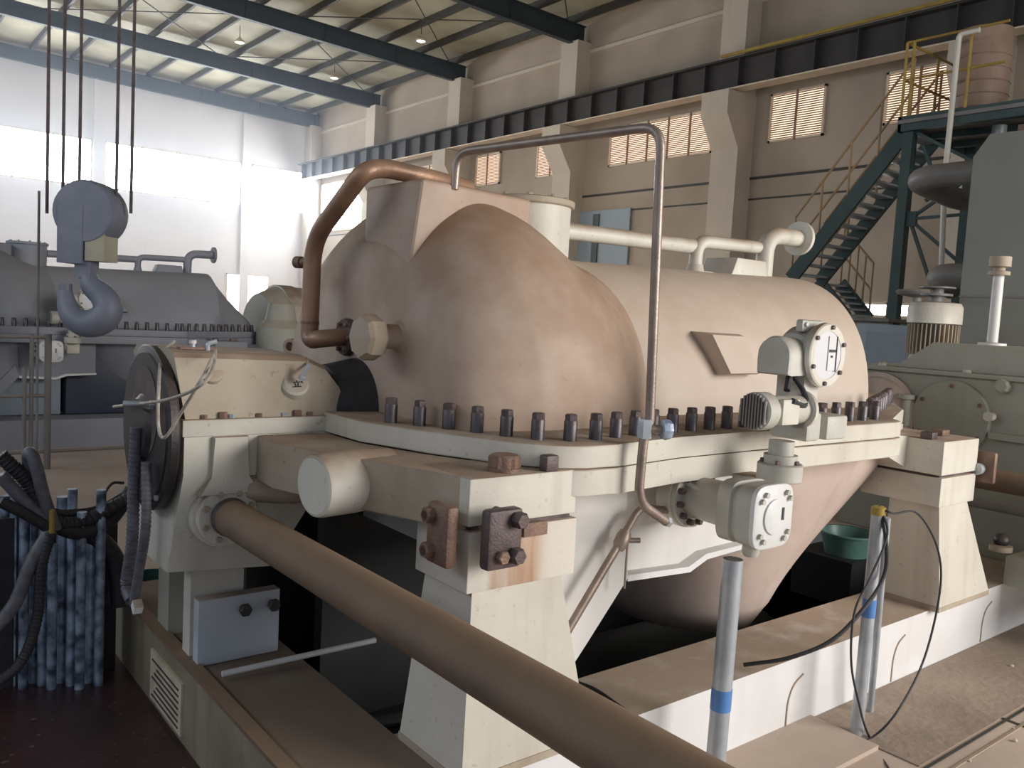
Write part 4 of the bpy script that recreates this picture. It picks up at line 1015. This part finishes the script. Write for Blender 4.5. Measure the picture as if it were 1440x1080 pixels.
# stairs: upper flight along the tower, lower flight turning back
def flight(label, p, q, w, n, grp='steel stair flights', rail='orange', railside=(1,)):
    t = thing('stair_flight', label, 'stairs', q, grp)
    p, q = V(p), V(q); d = (q-p).normalized(); side = V((1, 0, 0))
    for s in (0, 1): MB().bar(p+side*w*s, q+side*w*s, .05, .22, (1,0,0) if False else (0,0,1)).build('stringer', 'greensteel', t)
    for i in range(n):
        c = p+(q-p)*((i+.5)/n)+side*w/2; MB().obox(c, (1,0,0), (0,1,0), (0,0,1), w, .22, .03).build('tread', 'galv', t)
    m = MB()
    for s in railside:
        for h in (.5, .95): m.cyl(p+side*w*s+V((0,0,h)), q+side*w*s+V((0,0,h)), .018, n=8)
        for i in range(5):
            c = p+(q-p)*(i/4)+side*w*s; m.cyl(c, c+V((0,0,.95)), .018, n=8)
    m.build('handrail', rail, t)
    return t
SX = TX+.1
p = at(1278, 180, 0, SX); q = at(1112, 392, 0, SX)
flight('dark green stair climbing steeply to the tower platform with orange handrail', p, q, .8, 14, railside=(0, 1))
p2_ = at(1150, 395, 0, SX+1.3); q2_ = at(1190, 447, 0, SX+1.3)
flight('short lower stair flight turning back behind the end of the turbine', p2_, q2_, .7, 6, railside=(1,))
q = at(1180, 450, 0, SX-.3)
gc = thing('green_cabinet', 'grey green floor cabinet with dark flat top below the stairs', 'cabinet', (SX, q.y-.2, 0))
MB().box((SX-.3, q.y-.75, 0), (SX+.5, q.y+.10, q.z), .01).build('body', 'greygreen', gc); MB().box((SX-.4, q.y-.8, q.z), (SX+.6, q.y+.35, q.z+.05)).build('top', 'ducts', gc)
q = at(1215, 455, 0, 10.5); gc = thing('machine_cabinet', 'wide blue grey machine cabinet between gearbox and tower', 'cabinet', (10.8, q.y-.6, 0))
MB().box((10.5, q.y-1.2, 0), (11.3, q.y+.1, q.z), .01).build('body', 'bluedoor', gc); MB().box((10.49, q.y-.6, .2), (10.5, q.y-.05, q.z-.1)).build('door', 'bluedoor', gc)

# ------------------------------------------------------------------ crane hook
hd = 7.6
def atd(u, v, dep=hd):
    return CAM+(rt2*(u-720)+dn2*(v-540)+fw*F)*(dep/F)
hk = thing('crane_hook', 'heavy blue grey crane hook and pulley block hanging on four wire ropes', 'crane hook', atd(130, 440))
c = atd(126, 330)
sx_ = V((rt.x, rt.y, 0)); fy = V((fw.x, fw.y, 0)).normalized(); zz = V((0,0,1))
MB().obox(atd(110, 330), sx_, fy, zz, .22, .30, .52).build('pulley_block', 'hook', hk); MB().obox(atd(143, 335), sx_, fy, zz, .17, .26, .42).build('side_plate', 'hookyellow', hk)
MB().lathe(atd(128, 300)-fy*.16, fy, [(0, .26), (.04, .28), (.28, .28), (.32, .26)], 32).build('sheave', 'hook', hk)
MB().obox(atd(122, 378), sx_, fy, zz, .14, .16, .16).build('swivel', 'hook', hk)
Hp = [atd(122, 378), atd(128, 400), atd(146, 418), atd(152, 436), atd(142, 450), atd(122, 455), atd(103, 445), atd(94, 425), atd(92, 400)]
MB().spline(Hp, lambda t: .055+.075*math.sin(min(1, t*1.05)*PI)**.8 if t < .95 else .055, 16).build('hook', 'hook', hk, 60)
for u, u2 in ((69, 66), (90, 88), (112, 111), (168, 163), (189, 184)):
    a = atd(u2, 300 if u > 80 else 300, hd); b_ = atd(u, 0, hd); d_ = (b_-a); t_ = (10.2-a.z)/d_.z
    MB().cyl(a, a+V((0, 0, 10.2-a.z)), .014, n=8).build('rope', 'rustdark', hk)
MB().obox(V((c.x, c.y, 10.25)), sx_, fy, zz, 1.6, .9, .35).build('trolley_drum', 'hook', hk)

# ------------------------------------------------------------------ the second turbine, a copy of the first, farther down the hall
bpy.context.view_layer.update()
SH = V((-.75, 7.95, 0))
def far(o, label):
    c_ = copy_tree(o); c_.location = o.location+SH; c_['label'] = label; return c_
M['farglare'] = pmat('far_turbine_glare_tint', (.27, .29, .34), (.22, .235, .28), 1.5, rough=.5, dust=.4, dustc=(.36, .33, .31), streak=.2)  # lens glare over the far machine put into its colour as blue grey
ft = far(tur, 'glare-grey steam turbine farther down the hall behind the crane hook')
fv = far(vb, 'pale control valve on the side of the turbine farther down the hall')
fa = far(ac, 'valve actuator on the flange of the turbine farther down the hall')
fp = far(ped, 'pedestal at the dome end of the turbine farther down the hall')
fp2 = far(ped2, 'pedestal at the barrel end of the turbine farther down the hall')
def walk(o):
    yield o
    for ch in o.children: yield from walk(ch)
grey_me = {}
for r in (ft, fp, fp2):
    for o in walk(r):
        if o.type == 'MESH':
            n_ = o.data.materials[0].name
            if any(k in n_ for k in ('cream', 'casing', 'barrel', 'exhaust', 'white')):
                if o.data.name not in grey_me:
                    me = o.data.copy(); me.materials[0] = M['farglare']; grey_me[o.data.name] = me
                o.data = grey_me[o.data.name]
b2 = thing('machine_skid', 'low pale base frame under the turbine farther down the hall', 'machine base', (3, 10.9, 0))
MB().box((-.5, 9.82, 0), (6.5, 10.2, .30)).build('side_beam', 'farglare', b2); MB().box((-.5, 11.7, 0), (6.5, 12.05, .30)).build('side_beam', 'farglare', b2)
M['navy'] = pmat('dark_navy_panel', (.05, .065, .10), (.04, .05, .08), 2, rough=.5)
cab = thing('low_housing', 'long blue grey lower housing panels beneath the farther turbine', 'housing', (2, 10.3, .3))
for i, (x0, x1, z1_) in enumerate(((-.3, 1.05, 1.05), (1.10, 1.9, 1.02), (1.95, 3.2, .95))):
    MB().box((x0, 10.25, .30), (x1, 11.2, z1_), .01).build('panel', ('farglare', 'bluedoor', 'navy')[i], cab)
# front housing of the farther machine (left frame edge)
fh = thing('far_bearing_housing', 'blue grey domed housing of the farther machine at the frame edge', 'housing', (.9, 10.9, .3))
m = MB()
a0 = at(0, 352, 1, 10.4); a1 = at(85, 400, 1, 10.4)
MB().box((-.4, 10.1, 1.26), (1.0, 11.6, 1.34)).build('flange', 'farglare', fh)
# standing rail frame and posts in front of it
fr = thing('pipe_rack', 'dark upright pipe frame with rails standing before the farther turbine', 'frame', at(70, 640, 1, 8.6))
for u in (68, 45, 35):
    a = at(u, 470, 1, 8.7); MB().cyl((a.x, 8.7, 0), (a.x, 8.7, a.z+(.0 if u > 40 else -.3)), .03 if u == 68 else .018, n=10).build('post', 'ducts', fr)
for v in (558, 640, 472):
    a = at(-40, v, 1, 8.7); b = at(70 if v != 640 else 180, v+2, 1, 8.7); MB().cyl((a.x, 8.7, a.z), (b.x, 8.7, a.z), .016, n=8).build('rail', 'ducts', fr)
for i, x in enumerate((1.35, 2.3)):
    pass
# farther generator glimpsed past the dome
q = at(398, 462, 1, 11.2); zg = at(398, 402, 1, 11.2).z
gn = thing('far_generator', 'pale round topped generator cover with a light band, glimpsed past the dome edge', 'generator', (q.x+.5, 11.4, 0))
m = MB(); R_ = .62
def arch(x, r, zc=1.15): return [(x, 11.4+r*math.cos(PI*k/24), zc+r*math.sin(PI*k/24)) for k in range(25)]
x0 = at(362, 430, 1, 11.4).x
m.rings([arch(x0, .60), arch(x0+.25, .72)]); m.rings([arch(x0+.45, .72), arch(x0+1.5, .72)]); m.build('cover', 'greygreen', gn, 40)
MB().rings([arch(x0+.24, .74), arch(x0+.46, .74)]).build('band', 'cream', gn, 40)
MB().box((x0-.1, 10.7, .3), (x0+1.5, 12.1, 1.15)).build('base', 'farglare', gn)
q = at(395, 450, 1, 10.3)
tag(MB().lathe((q.x, 10.3, .3), (0,0,1), [(0, .3), (q.z-.4, .3), (q.z-.3, .2), (q.z-.1, .16), (q.z-.05, .1)], 14).build('oil_filter', 'greygreen'), 'grey green upright vessel glimpsed between the two turbines', 'vessel')

# wires / thin upright pole at upper left
a = at(55, 270, 1, 9.3); b = at(50, 470, 1, 9.3)
tag(MB().tube([V((a.x, 9.3, 0)), V((a.x, 9.3, a.z)), V((a.x+.0, 9.3, a.z+.01))], .012, 8).build('thin_pole', 'ducts'), 'thin upright pole above the farther turbine at the frame edge', 'pole')

# ================================================================== light
W = bpy.data.worlds.new('world'); scn.world = W; W.use_nodes = True
bg = W.node_tree.nodes['Background']; bg.inputs[0].default_value = (.80, .88, 1.0, 1); bg.inputs[1].default_value = .42

def area(name, loc, target, sx, sy, power, colr=(1, 1, 1), spread=None):
    ld = bpy.data.lights.new(name, 'AREA'); ld.shape = 'RECTANGLE'; ld.size = sx; ld.size_y = sy; ld.energy = power; ld.color = colr
    if spread: ld.spread = spread
    o = bpy.data.objects.new(name, ld); col.objects.link(o); o.location = loc
    o.rotation_euler = (V(target)-V(loc)).to_track_quat('-Z', 'Y').to_euler(); return o
area('door_daylight', (7.0, -5.5, 3.4), (3.4, 2, 1.0), 5, 4, 860, (1, .95, .89))
area('west_side_lamp', (-8, 8, 6.5), (6, 8, 3), 12, 2.0, 260, (.86, .92, 1))  # area lamp on the open west side, no windows built there
area('wall_wash', (9, 16, 3.0), (17.7, 24, 5), 6, 3, 150, (1, .86, .70))
area('end_wall_fill', (4, 30, 3.0), (6, 38, 6), 9, 4, 230, (.84, .90, 1))  # unseen lamp added inside the hall to brighten the end wall
area('roof_bounce', (6, 26, 3.2), (7, 26, 10), 14, 14, 260, (1, .96, .88))
area('end_windows', (6, 37.5, 6.8), (5, 20, 2.0), 18, 1.6, 420, (.86, .92, 1))
hz = bpy.data.materials.new('lens_glare_haze'); hz.use_nodes = True; nt = hz.node_tree; nt.nodes.remove(nt.nodes['Principled BSDF'])  # scattering volume added to imitate lens glare round the end windows
vsn = nt.nodes.new('ShaderNodeVolumeScatter'); vsn.inputs['Density'].default_value = .015; vsn.inputs['Anisotropy'].default_value = .55; vsn.inputs['Color'].default_value = (.72, .82, 1, 1)
nt.links.new(vsn.outputs[0], nt.nodes['Material Output'].inputs['Volume'])
o = MB().box((-8.9, 22.0, .02), (16.6, 37.3, 9.6)).build('lens_glare_haze', hz); o['kind'] = 'structure'
scn.cycles.volume_bounces = 0

vs = scn.view_settings
vs.view_transform = 'Standard'; vs.look = 'None'; vs.exposure = 0.08; vs.gamma = 1.0; vs.use_curve_mapping = False
scn.cycles.use_denoising = True
scn.cycles.max_bounces = 6
